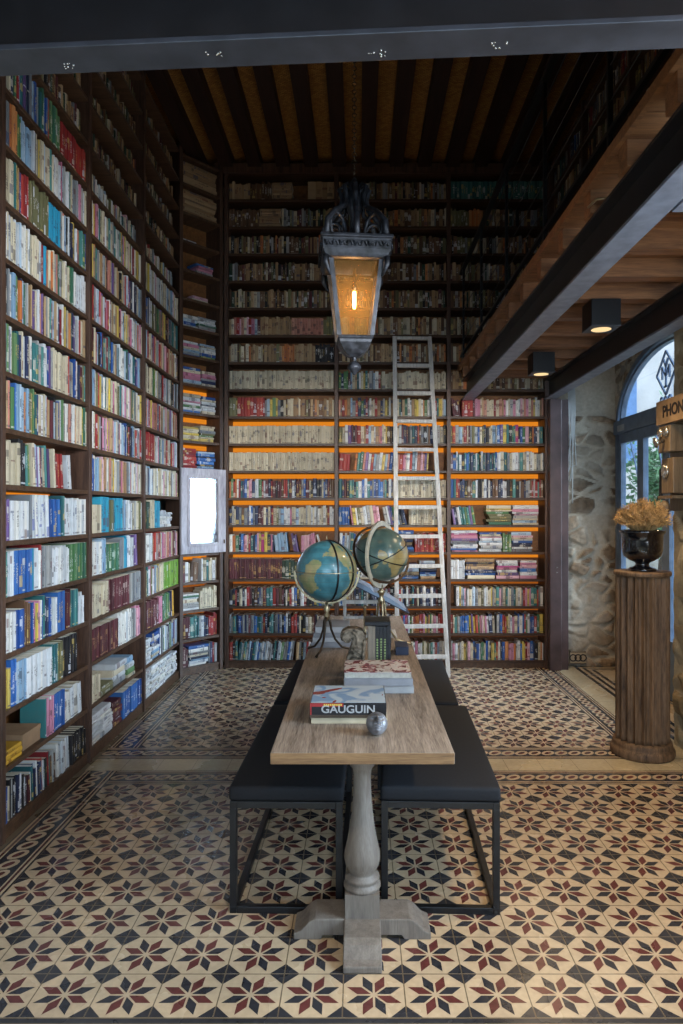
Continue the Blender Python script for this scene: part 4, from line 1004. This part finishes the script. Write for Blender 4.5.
for k in range(6): w.tube([(-.03 + .004 * k, -.05, .03 + k * .024), (.0, -.06, .045 + k * .024), (.03, -.05, .03 + k * .024)], .006, 6)
w.build('acanthus_carving', M['carved'], o)
# pale stack behind the blue globe
z = TZ + .001
for k, (c, tt) in enumerate((('c_grey', .034), ('c_pale', .03), ('c_grey', .026), ('c_pale', .04))):
    big_book('book', 'large %s book, %s in the pale pile behind the blue globe' % ('light grey' if c == 'c_grey' else 'off-white', ['bottom', 'second', 'third', 'topmost'][k]), -.305 + .008 * k, -.045 - .006 * k, 4.34, 4.64, z, tt, c, 'white', spine_front=(k % 2 == 0)); z += tt + .001
big_book('book', 'navy book lying flat beside the splayed leg of the olive globe', .222, .30, 4.12, 4.3, TZ + .001, .05, 'c_navy')
# big open book on white stand
st = thing('book_stand', 'white wooden reading stand behind the two globes', 'stand', (.06, 4.78, TZ))
w = MB(); w.box((-.16, -.1, 0), (.2, .12, .02)); w.build('base', M['ladder'], st, bevel=.003)
for x_ in (-.17, .06):
    w = MB(); w.box((x_, -.03, .02), (x_ + .022, 0, .345 if x_ < 0 else .25)); w.build('upright', M['ladder'], st, bevel=.002)
w = MB(); w.box((-.16, -.035, .225), (.07, -.012, .25)); w.box((-.16, -.035, .12), (.07, -.012, .14)); w.build('crossbar', M['ladder'], st, bevel=.002)
w = MB(); w.lathe([(.014, .02), (.009, .04), (.009, .19), (.014, .2), (.014, .215), (.006, .225)], 16, M4=Matrix.Translation((-.02, -.08, 0))); w.build('brass_finial', M['brass'], st)
ob = thing('open_book', 'large open book sloping down on the white reading stand', 'book', (.02, 4.78, TZ + .335))
ob.rotation_euler = (0, R(27), 0)
w = MB(); w.box((-.2, -.15, 0), (.36, .15, .006)); w.build('cover', M['c_navy'], ob)
w = MB()
for sx in (-1, 1):
    pr = [(0, .006), (0, .02), (sx * .03, .034), (sx * .12, .034), (sx * .25, .018), (sx * .25, .006)]
    w.prism(pr if sx > 0 else pr[::-1], -.145, .145, M4=Matrix.Translation((.08, 0, 0)))
w.build('pages', M['c_bluegrey'], ob)

# --- globes
def legs(t, hub_z, spread, angs, mat):
    for a in angs:
        a = R(a); pts = []
        for q, zz in ((.008, hub_z), (.022, hub_z - .04), (.03, hub_z * .62), (.055, hub_z * .36), (.1, hub_z * .14), (spread * .92, .017), (spread, .0105)):
            pts.append((q * math.cos(a), q * math.sin(a), zz))
        w = MB(); w.tube(pts, [.008, .008, .007, .007, .007, .008, .009], 8); w.build('leg', mat, t)
g1 = thing('globe', 'blue-green terrestrial globe on a brass tripod, nearer the pale book pile', 'globe', (-.197, 4.18, TZ), 0, 'pair of globes on the table')
RG = .185; zc = .505
w = MB(); w.sphere((0, 0, 0), RG, 48, 28); w.build('sphere', M['globe_blue'], g1, loc=(0, 0, zc))
w = MB(); w.ring((0, 0, zc), RG + .012, .012, .006, Matrix.Rotation(PI / 2, 4, 'X'), 64, PI, 2 * PI); w.build('meridian_arc', M['brass'], g1)
w = MB(); w.ring((0, 0, zc), RG + .008, .006, .003, Matrix.Identity(4), 64); w.build('horizon_ring', M['brass'], g1)
w = MB()
for a in (66, 30): w.ring((0, 0, zc), RG + .004, .005, .009, Matrix.Rotation(R(-a), 4, 'Z') @ Matrix.Rotation(PI / 2, 4, 'X'), 48, -PI / 2, PI / 2)
w.build('black_band', M['black_steel'], g1)
w = MB(); w.lathe([(.006, .20), (.014, .215), (.02, .23), (.012, .25), (.022, .27), (.01, .29), (.01, .312)], 16); w.build('hub', M['brass'], g1)
w = MB(); w.tube([(0, 0, zc + RG - .002), (0, 0, zc + RG + .03)], .004, 8); w.build('pole_pin', M['brass'], g1)
legs(g1, .23, .16, (250, 25, 140), M['bronze'])
g2 = thing('globe', 'olive globe inside a tilted ivory ring on a tall brass tripod', 'globe', (.143, 4.38, TZ), 0, 'pair of globes on the table')
RG = .172; zc = .592
w = MB(); w.sphere((0, 0, 0), RG, 48, 28); w.build('sphere', M['globe_olive'], g2, loc=(0, 0, zc))
w = MB(); w.ring((0, 0, zc), RG + .028, .03, .012, Matrix.Rotation(R(62), 4, 'Z') @ Matrix.Rotation(PI / 2, 4, 'X'), 72); w.build('meridian_ring', M['ivory'], g2)
w = MB(); w.ring((0, 0, zc), RG + .022, .014, .01, Matrix.Rotation(R(28), 4, 'Z') @ Matrix.Rotation(R(62), 4, 'X') , 72); w.build('horizon_ring', M['bronze'], g2)
w = MB()
for a in (20, -25): w.ring((0, 0, zc), RG + .003, .004, .006, Matrix.Rotation(R(a), 4, 'Y') @ Matrix.Rotation(R(8), 4, 'X'), 48)
w.build('black_band', M['black_steel'], g2)
w = MB(); w.lathe([(.008, .27), (.02, .285), (.024, .3), (.012, .32), (.02, .345), (.03, .352), (.012, .368), (.01, .4)], 16); w.build('hub', M['brass'], g2)
w = MB(); w.tube([(RG - .002, 0, zc), (RG + .06, 0, zc)], .004, 8); w.build('pole_pin', M['brass'], g2)
legs(g2, .31, .2, (285, 10, 150), M['brass'])

# ================================================================== LADDER
t = thing('ladder', 'whitewashed wooden library ladder leaning on the end wall bookcase', 'ladder', (0, 0, 0))
bl, br, tl, tr = Vector((.368, 6.55, .02)), Vector((.862, 6.6, .02)), Vector((.365, 7.02, 3.42)), Vector((.725, 7.03, 3.42))
w = MB(); w.bar(bl, tl, .042, .03, up=(0, 1, 0)); w.build('rail', M['ladder'], t, bevel=.003)
w = MB(); w.bar(br, tr, .042, .03, up=(0, 1, 0)); w.build('rail', M['ladder'], t, bevel=.003)
for k in range(12):
    zz = .22 + k * .289; f = (zz - .02) / 3.4
    a = bl.lerp(tl, f); b = br.lerp(tr, f)
    w = MB(); w.bar(a + Vector((.012, -.006, 0)), b - Vector((.012, .006, 0)), .05, .036 if k < 11 else .03); w.build('rung', M['ladder'], t, bevel=.003)

# ================================================================== COLUMN AND URN
PXc, PYc = 1.908, 4.60
t = thing('fluted_pedestal', 'tall brown fluted wooden column holding the black urn', 'pedestal', (PXc, PYc, 0))
w = MB(); w.lathe([(.198, 0), (.205, .014), (.205, .04), (.198, .055), (.188, .062), (.19, .075), (.188, .09), (.182, .1)], 56); w.build('base', M['column'], t)
w = MB(); w.lathe([(.183, .098), (.181, .13), (.181, 1.17), (.179, 1.2)], 168, flute=(20, .2)); w.build('fluted_shaft', M['column'], t)
w = MB(); w.lathe([(.176, 1.198), (.182, 1.204), (.182, 1.222), (.178, 1.228)], 56); w.build('cap', M['column'], t)
UZ = 1.228
t = thing('urn', 'glossy black footed urn standing on the fluted column', 'urn', (PXc, PYc, UZ))
w = MB(); w.lathe([(.088, 0), (.09, .012), (.08, .022), (.05, .032), (.042, .045), (.05, .058), (.09, .075), (.12, .1), (.13, .14), (.131, .2), (.134, .245), (.146, .258), (.146, .272), (.135, .275), (.125, .268), (.122, .2), (.118, .13), (.06, .085), (.0, .08)], 48); w.build('bowl', M['urn'], t)
t = thing('dried_flowers', 'mound of golden dried flowers filling the black urn', 'flowers', (PXc, PYc, UZ + .24))
r = random.Random(3)
heads = []
w = MB()
for k in range(380):
    a = r.uniform(0, 2 * PI); el = r.uniform(0, 1) ** .6 * PI / 2
    d = Vector((math.cos(a) * math.sin(el), math.sin(a) * math.sin(el), math.cos(el)))
    L = r.uniform(.1, .165); end = Vector((d.x * L * 1.06, d.y * L * 1.0, (.07 + d.z * L * .98)))
    end.x = min(end.x, .152); st0 = Vector((d.x * .05, d.y * .05, .015)); mid = st0.lerp(end, .6) + Vector((0, 0, .018))
    w.tube([st0, mid, end], [.0022, .002, .0016], 4, caps=False); heads.append((end, d))
w.build('stems', M['straw'], t)
w = MB()
for end, d in heads:
    for q in range(6):
        v = Vector((r.gauss(0, 1), r.gauss(0, 1), r.gauss(0, 1) + .5)).normalized()
        v = (v + d * .6).normalized()
        w.tube([end - v * .004, end + v * r.uniform(.018, .042)], [.0026, .0012], 4, caps=False)
hd = w.build('flower_heads', M['straw'], t); hd['kind'] = 'stuff'

# ================================================================== LANTERN
LX, LY = -.024, 3.5
t = thing('lantern', 'ornate weathered lead lantern hanging over the table', 'lantern', (LX, LY, 0), R(5))
w = MB()
for s in range(4):
    m4 = Matrix.Rotation(PI / 2 * s, 4, 'Z')
    # corner scrolls rising to the centre, and fleur curls in between
    for ang, sc_, dy in ((45, 1.3, 0), (0, 1.0, 0)):
        mm = m4 @ Matrix.Rotation(R(ang), 4, 'Z')
        pts = []
        for k in range(26):
            a = R(200 - 16 * k); rr = (.066 - .002 * k) * sc_
            pts.append(((.105 * sc_) + rr * math.cos(a) * .8, 0, 3.1 + rr * math.sin(a)))
        w.tube(pts, [.011 - .0003 * k for k in range(26)], 6, M4=mm)
        w.tube([(.16 * sc_, 0, 3.05), (.155 * sc_, 0, 3.12), (.11 * sc_, 0, 3.18), (.07, 0, 3.22), (.062, 0, 3.27), (.078, 0, 3.31), (.052, 0, 3.33), (.02, 0, 3.3)], [.016, .015, .014, .013, .013, .012, .01, .007], 6, M4=mm)
w.lathe([(.05, 3.05), (.03, 3.1), (.02, 3.18), (.035, 3.21), (.05, 3.25), (.036, 3.29), (.02, 3.32), (.026, 3.34), (.008, 3.37)], 16)
w.build('scroll_crown', M['lantern'], t)
def sq(w, prof, mi=0):
    """square lathe of (half-width, z)"""
    vs = []
    for h_, z_ in prof: vs += [(-h_, -h_, z_), (h_, -h_, z_), (h_, h_, z_), (-h_, h_, z_)]
    fs = [(i * 4 + k, i * 4 + (k + 1) % 4, (i + 1) * 4 + (k + 1) % 4, (i + 1) * 4 + k) for i in range(len(prof) - 1) for k in range(4)]
    w.add(vs, fs, mi)
w = MB()
sq(w, [(.11, 3.06), (.178, 3.05), (.18, 3.035), (.17, 3.03), (.168, 2.975), (.158, 2.95), (.15, 2.935), (.128, 2.93), (.1, 2.93), (.1, 3.0), (.11, 3.06)])
w.build('cornice', M['lantern'], t, bevel=.004)
w = MB()
for s in range(4):
    m4 = Matrix.Rotation(PI / 2 * s, 4, 'Z')
    for k in range(9):
        x_ = -.14 + .035 * k; sg = 1 if k % 2 else -1
        w.tube([(x_ - .016, -.17, 3.0 - .014 * sg), (x_ - .006, -.177, 3.0 + .012 * sg), (x_ + .008, -.178, 3.0 + .008), (x_ + .014, -.172, 3.0 - .012)], .0055, 5, M4=m4)
w.build('relief_ornament', M['lantern'], t)
zt_, zb_, ht, hb = 2.935, 2.525, .124, .082
w = MB()
for sx, sy in ((1, 1), (1, -1), (-1, 1), (-1, -1)): w.bar((sx * ht, sy * ht, zt_), (sx * hb, sy * hb, zb_), .022, .022)
sq(w, [(ht - .02, zt_ + .004), (ht + .006, zt_ + .004), (ht + .003, zt_ - .005), (ht - .02, zt_ - .005), (ht - .02, zt_ + .004)])
for sx, sy in ((1, 1), (1, -1), (-1, 1), (-1, -1)): w.tube([(sx * .15, sy * .15, 2.94), (sx * .152, sy * .152, 2.9), (sx * .14, sy * .14, 2.87), (sx * .128, sy * .128, 2.84)], [.016, .014, .01, .006], 6)
w.build('corner_frame', M['lantern'], t)
for s in range(4):
    m4 = Matrix.Rotation(PI / 2 * s, 4, 'Z')
    w = MB(); w.add([(-ht + .01, -ht + .004, zt_), (ht - .01, -ht + .004, zt_), (hb - .01, -hb + .004, zb_), (-hb + .01, -hb + .004, zb_)], [(0, 1, 2, 3)], 0, False, m4)
    w.build('pane', M['lglass'], t)
w = MB()
sq(w, [(.07, 2.53), (.086, 2.528), (.09, 2.515), (.082, 2.505), (.08, 2.49), (.06, 2.455), (.045, 2.435), (.025, 2.42), (.012, 2.415)])
w.lathe([(.012, 2.425), (.012, 2.405), (.008, 2.398), (.02, 2.388), (.034, 2.37), (.036, 2.355), (.024, 2.34), (.012, 2.328), (.004, 2.315)], 20)
w.build('bottom_finial', M['lantern'], t, bevel=.002)
w = MB(); w.lathe([(.008, 2.93), (.008, 2.84), (.016, 2.835), (.016, 2.8), (.01, 2.795)], 12); w.build('lamp_holder', M['bronze'], t)
w = MB(); w.lathe([(.006, 2.8), (.0085, 2.79), (.0085, 2.72), (.006, 2.7)], 12); w.build('bulb', M['filament'], t)
w = MB(); zz = 3.345
k = 0
while zz < ZC - .02:
    w.ring((0, 0, zz + .014), .011, .0035, .0035, Matrix.Scale(1.0, 4) @ Matrix.Rotation(PI / 2, 4, 'X') @ Matrix.Rotation(0, 4, 'Z') if k % 2 else Matrix.Rotation(PI / 2, 4, 'Z') @ Matrix.Rotation(PI / 2, 4, 'X'), 10); zz += .02; k += 1
ch = w.build('chain', M['bronze'], t)

def lmap(z_):
    if z_ >= 3.03: return 2.965 + (z_ - 3.03) * 1.1 if z_ < 3.4 else z_
    if z_ >= 2.525: return 2.512 + (z_ - 2.525) * (2.965 - 2.512) / (3.03 - 2.525)
    return 2.512 + (z_ - 2.525) * .88
for c_ in t.children:
    if c_.name.startswith('chain'): continue
    for v_ in c_.data.vertices: v_.co.z = lmap(v_.co.z)
lk = {c_.name.split('.')[0]: c_ for c_ in t.children}
lk['bulb'].parent = lk['lamp_holder']; lk['relief_ornament'].parent = lk['cornice']

# ================================================================== DOWNLIGHTS
def downlight(label, x, y):
    t = thing('ceiling_downlight', label, 'ceiling light', (x, y, 2.8), 0, 'box downlights under the gallery')
    w = MB(); w.box((-.093, -.093, .004), (.093, .093, .172)); w.build('housing', M['black_steel'], t, bevel=.003)
    w = MB(); w.box((-.095, -.095, 0), (.095, .095, .006)); w.build('face_plate', M['steel_light'], t, bevel=.001)
    w = MB(); w.lathe([(.062, -.001), (.062, .0), (.05, .0), (.05, -.001)], 32, M4=Matrix.Translation((0, 0, -.001))); w.build('lens', M['lens'], t)
    L = bpy.data.lights.new('spot_lamp', 'SPOT'); L.energy = 75; L.color = (1, .72, .42); L.spot_size = R(125); L.spot_blend = .7; L.shadow_soft_size = .05
    o = bpy.data.objects.new('spot_lamp', L); COL.objects.link(o); o.parent = t; o.location = (0, 0, -.02)
downlight('black box downlight under the gallery, the larger looking of the pair', 1.56, 4.40)
downlight('black box downlight under the gallery, closer to the end wall', 1.56, 5.85)
downlight('assumed black box downlight under the gallery above the walkway, out of view', 1.56, 2.95)  # lamp assumed out of view, continuing the row to warm the floor

# ================================================================== ARCHED DOOR
d = bpy.data.objects.new('door_1', None); COL.objects.link(d); d['kind'] = 'structure'
def arch_pts(y0, y1, zs, rr, n=24):
    yc, hw_ = (y0 + y1) / 2, (y1 - y0) / 2
    return [(yc - hw_ * math.cos(PI * k / n), zs + rr * math.sin(PI * k / n)) for k in range(n + 1)]
def arch_band(w, xa, xb, o_, i_):
    po = arch_pts(*o_); pi_ = arch_pts(*i_)
    vs = []
    for (a, b) in zip(po, pi_): vs += [(xa, a[0], a[1]), (xb, a[0], a[1]), (xb, b[0], b[1]), (xa, b[0], b[1])]
    fs = []
    for k in range(len(po) - 1):
        a, b = k * 4, k * 4 + 4
        fs += [(a + j, b + j, b + (j + 1) % 4, a + (j + 1) % 4) for j in range(4)]
    w.add(vs, fs)
w = MB(); xa, xb = 2.68, 2.76
arch_band(w, xa, xb, (DY0, DY1, DZS, DR), (DY0 + .05, DY1 - .05, DZS, DR - .05))
w.box((xa, DY0, 0), (xb, DY0 + .06, DZS)); w.box((xa, DY1 - .06, 0), (xb, DY1, DZS)); w.box((xa - .02, DY0, 2.42), (xb, DY1, 2.55)); w.box((xa, DY0, 0), (xb, DY1, .03))
w.build('frame', M['door'], d)
w = MB(); arch_band(w, xa + .01, xb - .02, (DY0 + .09, DY1 - .09, DZS + .03, DR - .1), (DY0 + .115, DY1 - .115, DZS + .03, DR - .125)); w.box((xa + .01, DY0 + .09, 2.55), (xb - .02, DY1 - .09, 2.575)); w.build('fanlight_frame', M['door'], d)
ym = DYC
lw = (DY1 - DY0 - .12) / 4
for (a, b) in [(DY0 + .06 + lw * k, DY0 + .06 + lw * (k + 1)) for k in range(4)]:
    w = MB(); s_ = .07
    w.box((xa + .01, a, .03), (xb - .02, a + s_, 2.42)); w.box((xa + .01, b - s_, .03), (xb - .02, b, 2.42)); w.box((xa + .01, a + s_, 2.32), (xb - .02, b - s_, 2.42)); w.box((xa + .01, a + s_, .03), (xb - .02, b - s_, .5))
    lf = w.build('door_leaf', M['door'], d)
    w = MB(); w.box((2.715, a + s_, .5), (2.72, b - s_, 2.32)); w.build('pane', M['glass'], lf)
w = MB(); w.box((2.712, DY0 + .05, 2.55), (2.717, DY1 - .05, 2.9)); w.box((2.712, DY0 + .35, 2.9), (2.717, DY1 - .35, 3.12)); w.build('fanlight_pane', M['glass'], d)
w = MB(); w.box((xa - .03, DY1 - .3, 2.44), (xa - .018, DY1 - .13, 2.5)); w.build('door_closer', M['c_pale'], d)
w = MB(); w.tube([(xa - .01, ym - .04, 1.02), (xa - .05, ym - .04, 1.02), (xa - .05, ym - .04, 1.1)], .009, 8); w.build('door_handle', M['brass'], d)
w = MB()
w.bar((2.80, DY1 - .1, 2.35), (2.80, DY1 - .62, 1.3), .014); w.bar((2.80, DY1 - .7, 2.35), (2.80, DY1 - 1.25, 1.1), .014)
w.build('brace_bar', M['iron'], d)
# wrought iron diamond monogram in the fanlight
em = thing('iron_emblem', 'wrought iron diamond monogram in the arched fanlight', 'emblem', (2.665, 5.93, 2.83))
Q = lambda y, z: (0, y, z)
w = MB(); a_, b_ = .18, .19
for p_, q_ in (((0, b_), (a_, 0)), ((a_, 0), (0, -b_)), ((0, -b_), (-a_, 0)), ((-a_, 0), (0, b_))): w.bar(Q(*p_), Q(*q_), .013, .016)
w.build('diamond_border', M['iron'], em)
w = MB()
for p_, q_ in (((-.07, -.05), (-.07, .06)), ((.07, -.05), (.07, .06)), ((-.07, .06), (0, -.03)), ((.07, .06), (0, -.03)), ((0, -.12), (0, .06)), ((0, .05), (-.04, .12)), ((0, .05), (.04, .12)), ((-.03, -.12), (.03, -.12))): w.bar(Q(*p_), Q(*q_), .014, .016)
w.build('monogram', M['iron'], em)
w = MB()
for k in range(3): w.ring((0, -.08 + .08 * k, -.23), .026, .012, .012, Matrix.Rotation(PI / 2, 4, 'Y'), 20)
w.bar(Q(-.16, -.262), Q(.16, -.262), .012); w.build('scroll_base', M['iron'], em)

# patterned tile at the foot of the stone wall, cables down the wall
t = thing('patterned_tile', 'small cement tile with black interlaced rings at the foot of stone wall', 'tile', (2.285, 7.125, .03))
w = MB(); w.box((-.085, 0, 0), (.085, .02, .13)); w.build('tile_body', M['f_cream'], t)
w = MB()
for k in range(3): w.ring((-.052 + .052 * k, -.002, .065), .033, .012, .003, Matrix.Rotation(PI / 2, 4, 'X'), 20)
w.box((-.085, -.002, .0), (.085, 0, .008)); w.box((-.085, -.002, .122), (.085, 0, .13)); w.build('ring_pattern', M['f_black'], t)
w = MB(); r = random.Random(5)
for k in range(6):
    x_ = 2.165 + k * .013; e = r.uniform(1.7, 2.2)
    w.tube([(x_, 7.08, 2.98), (x_ + .01, 7.075, 2.7), (x_ - .005 + r.uniform(0, .03), 7.07, 2.45), (x_ + r.uniform(-.02, .03), 7.075, 2.1), (x_ + r.uniform(-.04, .0), 7.08, e)], .0055, 6)
tag(w.build('cable_bundle', M['cable']), 'loose bundle of white cables hanging down the stone wall', 'cable')

# sign and old telephone
t = thing('phone_sign', 'tan board lettered PHONE fixed above the antique telephone', 'sign', (2.07, 4.40, 2.2))
w = MB(); w.box((0, -.36, .02), (.03, .36, .185)); w.build('board', M['sign'], t, bevel=.003)
w = MB(); w.box((.03, .2, .11), (.14, .23, .14)); w.box((.03, -.2, .11), (.14, -.17, .14)); w.build('bracket', M['black_steel'], t)
text('PHONE', 'lettering', M['ink'], t, .108, (-.002, .075, .1), (PI / 2, 0, -PI / 2), .001, 1.0, .003)
t = thing('antique_telephone', 'antique wooden telephone with nickel bells below the phone sign', 'telephone', (2.17, 4.655, 1.63))
w = MB(); w.box((-.0, -.12, 0), (.03, .12, .605)); w.build('backboard', M['phone_wood'], t, bevel=.004)
w = MB(); w.box((-.09, -.09, .40), (0, .09, .58)); w.box((-.07, -.09, .12), (0, .09, .36)); w.build('box', M['phone_wood'], t, bevel=.006)
for y_ in (-.045, .045):
    w = MB(); w.lathe([(.004, .0), (.036, .002), (.03, .018), (.012, .026), (.003, .028)], 20, M4=Matrix.Translation((-.09, y_, .535)) @ Matrix.Rotation(-PI / 2, 4, 'Y')); w.build('bell', M['nickel'], t)
w = MB(); w.tube([(-.09, 0, .48), (-.13, 0, .47), (-.15, 0, .465)], [.012, .014, .038], 16); w.build('mouthpiece', M['nickel'], t)
w = MB(); w.lathe([(.05, 0), (.05, .012), (.02, .02), (.004, .02)], 24, M4=Matrix.Translation((-.07, .02, .27)) @ Matrix.Rotation(-PI / 2, 4, 'Y')); w.build('dial', M['nickel'], t)
w = MB(); w.tube([(-.04, .12, .3), (-.045, .15, .29), (-.045, .15, .12), (-.045, .15, .08)], [.01, .012, .014, .03], 14); w.build('earpiece', M['black_steel'], t)
w = MB(); w.box((-.085, -.11, .085), (0, .11, .105)); w.lathe([(.05, 0), (.052, .02), (.03, .05), (.015, .055)], 20, M4=Matrix.Translation((-.06, .03, .02)) @ Matrix.Rotation(-PI / 2, 4, 'Y')); w.build('shelf', M['phone_wood'], t)

# ================================================================== OUTSIDE
mb = MB(); mb.box((2.95, 0, -.12), (14, 16, -.02)); structure(mb, 'ground', M['asphalt'])
t = thing('building', 'pale rendered building across the street seen through the glass door', 'building', (5.6, 14, -.02))
w = MB(); w.box((-2.2, 0, 0), (5, 1, 8)); w.build('facade_wall', M['facade'], t)
for x_ in (-1.1, -.35, .95):
    for z_ in (2.6, 5.6):
        w = MB(); w.box((x_, -.06, z_), (x_ + .42, 0, z_ + 2.2)); w.build('shutter', M['shutter'], t)
t = thing('street_tree', 'leafy green tree outside the glass door', 'tree', (4.85, 11.0, -.02))
w = MB(); w.tube([(0, 0, 0), (.05, 0, 1.0), (0, .05, 2.0)], [.08, .06, .04], 10); w.build('trunk', M['bark'], t)
w = MB(); r = random.Random(9)
for k in range(1300):
    v = Vector((r.gauss(0, .22), r.gauss(0, .3), 2.1 + r.gauss(0, .4))); a = Vector((r.gauss(0, 1), r.gauss(0, 1), r.gauss(0, 1))).normalized() * .07; b = a.orthogonal().normalized() * .035
    w.add([v - a, v + b, v + a, v - b], [(0, 1, 2, 3)])
w.build('foliage', M['leaf'], t)
t = thing('garden_wall', 'low pale stone wall across the street outside the door', 'wall', (6.3, 12.6, -.02))
w = MB(); w.box((-2.4, 0, 0), (1.5, .3, 1.5)); w.build('masonry', M['plaster'], t, bevel=.02)
w = MB(); w.box((-2.42, -.03, 1.5), (1.52, .33, 1.58)); w.build('coping', M['facade'], t, bevel=.01)

for o_ in list(bpy.data.objects):
    k_ = {c_.name.split('.')[0]: c_ for c_ in o_.children}
    for a_, b_ in (('title_lettering', 'cover'), ('red_spine_band', 'cover'), ('yellow_spine_lettering', 'cover'), ('brown_spine_band', 'cover'), ('cover_art', 'cover'), ('spine_lettering', 'cover'),
                   ('lens', 'face_plate'), ('inner_moulding', 'frame'), ('mouthpiece', 'box'), ('dial', 'box'), ('bolt', 'post_face'), ('lettering', 'board')):
        if a_ in k_ and b_ in k_ and o_.get('category'): k_[a_].parent = k_[b_]
# ================================================================== LIGHT
wd = bpy.data.worlds.new('World'); sc.world = wd; wd.use_nodes = True; nt = wd.node_tree; nt.nodes.clear()
out = nt.nodes.new('ShaderNodeOutputWorld'); bg = nt.nodes.new('ShaderNodeBackground'); sky = nt.nodes.new('ShaderNodeTexSky')
sky.sky_type = 'HOSEK_WILKIE'; sky.turbidity = 3.5; sky.ground_albedo = .4
sky.sun_direction = Vector((-.3, -.5, .8)).normalized()
mixn = nt.nodes.new('ShaderNodeMix'); mixn.data_type = 'RGBA'; mixn.inputs[0].default_value = .6; mixn.inputs[7].default_value = (.62, .78, 1.0, 1)
nt.links.new(sky.outputs[0], mixn.inputs[6]); nt.links.new(mixn.outputs[2], bg.inputs[0]); bg.inputs[1].default_value = 2.6
nt.links.new(bg.outputs[0], out.inputs[0])

def area(name, loc, target, sx, sy, power, color):
    L = bpy.data.lights.new(name, 'AREA'); L.shape = 'RECTANGLE'; L.size = sx; L.size_y = sy; L.energy = power; L.color = color
    o = bpy.data.objects.new(name, L); COL.objects.link(o); o.location = loc
    o.rotation_euler = (Vector(target) - Vector(loc)).to_track_quat('-Z', 'Y').to_euler(); return o
# cool fill lamp added in the assumed, unseen window behind the viewer
area('assumed_window_fill', (.15, YF - .22, 1.75), (.0, 5, 2.7), 3.6, 1.5, 130, (.76, .88, 1.0))
area('side_window_fill', (2.62, 1.3, 1.8), (-1.8, 4.9, 3.0), 1.9, 1.7, 120, (.78, .89, 1.0))  # added source in the unseen side window, brightening the side shelves
SL = bpy.data.lights.new('daylight_sun', 'SUN'); SL.energy = 13; SL.angle = R(50); SL.color = (.80, .90, 1.0)
so = bpy.data.objects.new('daylight_sun', SL); COL.objects.link(so); so.rotation_euler = Vector((-1, .12, -.42)).to_track_quat('-Z', 'Y').to_euler()
def spot(name, loc, target, power, color, size, soft=.05):
    L = bpy.data.lights.new(name, 'SPOT'); L.energy = power; L.color = color; L.spot_size = R(size); L.spot_blend = .6; L.shadow_soft_size = soft
    o = bpy.data.objects.new(name, L); COL.objects.link(o); o.location = loc
    o.rotation_euler = (Vector(target) - Vector(loc)).to_track_quat('-Z', 'Y').to_euler(); return o
# assumed warm spots, unseen and without fixtures, under the low ceiling over the viewer
for x_, p_ in ((-1.1, 22), (.1, 62), (1.3, 85)): spot('assumed_ceiling_spot', (x_, 1.3, 2.9), (x_, 2.0, 0), p_, (1, .74, .45), 58)
# added cool and neutral fill spots, no fixtures, washing the book walls
spot('book_wall_fill_spot', (1.4, 1.3, 2.6), (-1.75, 4.2, 2.1), 380, (.86, .93, 1.0), 50, .12)
spot('book_wall_fill_spot', (1.3, 1.4, 2.6), (-1.75, 5.9, 1.75), 340, (.86, .93, 1.0), 30, .12)
spot('book_wall_fill_spot', (-.5, 1.3, 2.55), (-.6, 7.1, 1.8), 480, (1.0, .93, .84), 26, .12)
spot('book_wall_fill_spot', (.8, 1.3, 2.55), (1.0, 7.1, 1.8), 560, (1.0, .93, .84), 26, .12)
# lantern lamp, and a warm uplight on the gallery
L = bpy.data.lights.new('lantern_lamp', 'POINT'); L.energy = 6; L.color = (1, .55, .22); L.shadow_soft_size = .03
o = bpy.data.objects.new('lantern_lamp', L); COL.objects.link(o); o.location = (LX, LY - .0, 2.72)

# ================================================================== CAMERA
cd = bpy.data.cameras.new('Camera'); cam = bpy.data.objects.new('Camera', cd); COL.objects.link(cam)
cam.location = (0, 0, CAM_Z); cam.rotation_euler = (PI / 2, 0, 0)
cd.sensor_fit = 'AUTO'; cd.sensor_width = 36; cd.lens = 36 * F_PX / H_PX
cd.shift_x = (W_PX / 2 - VPX) / H_PX; cd.shift_y = (VPY - H_PX / 2) / H_PX
cd.clip_start = .05; cd.clip_end = 100
sc.camera = cam
sc.view_settings.view_transform = 'Standard'; sc.view_settings.look = 'None'; sc.view_settings.gamma = 1
sc.view_settings.use_curve_mapping = False
sc.view_settings.exposure = 0.0
sc.cycles.use_denoising = True
sc.cycles.max_bounces = 7
sc.cycles.use_light_tree = True
sc.cycles.sample_clamp_indirect = 6
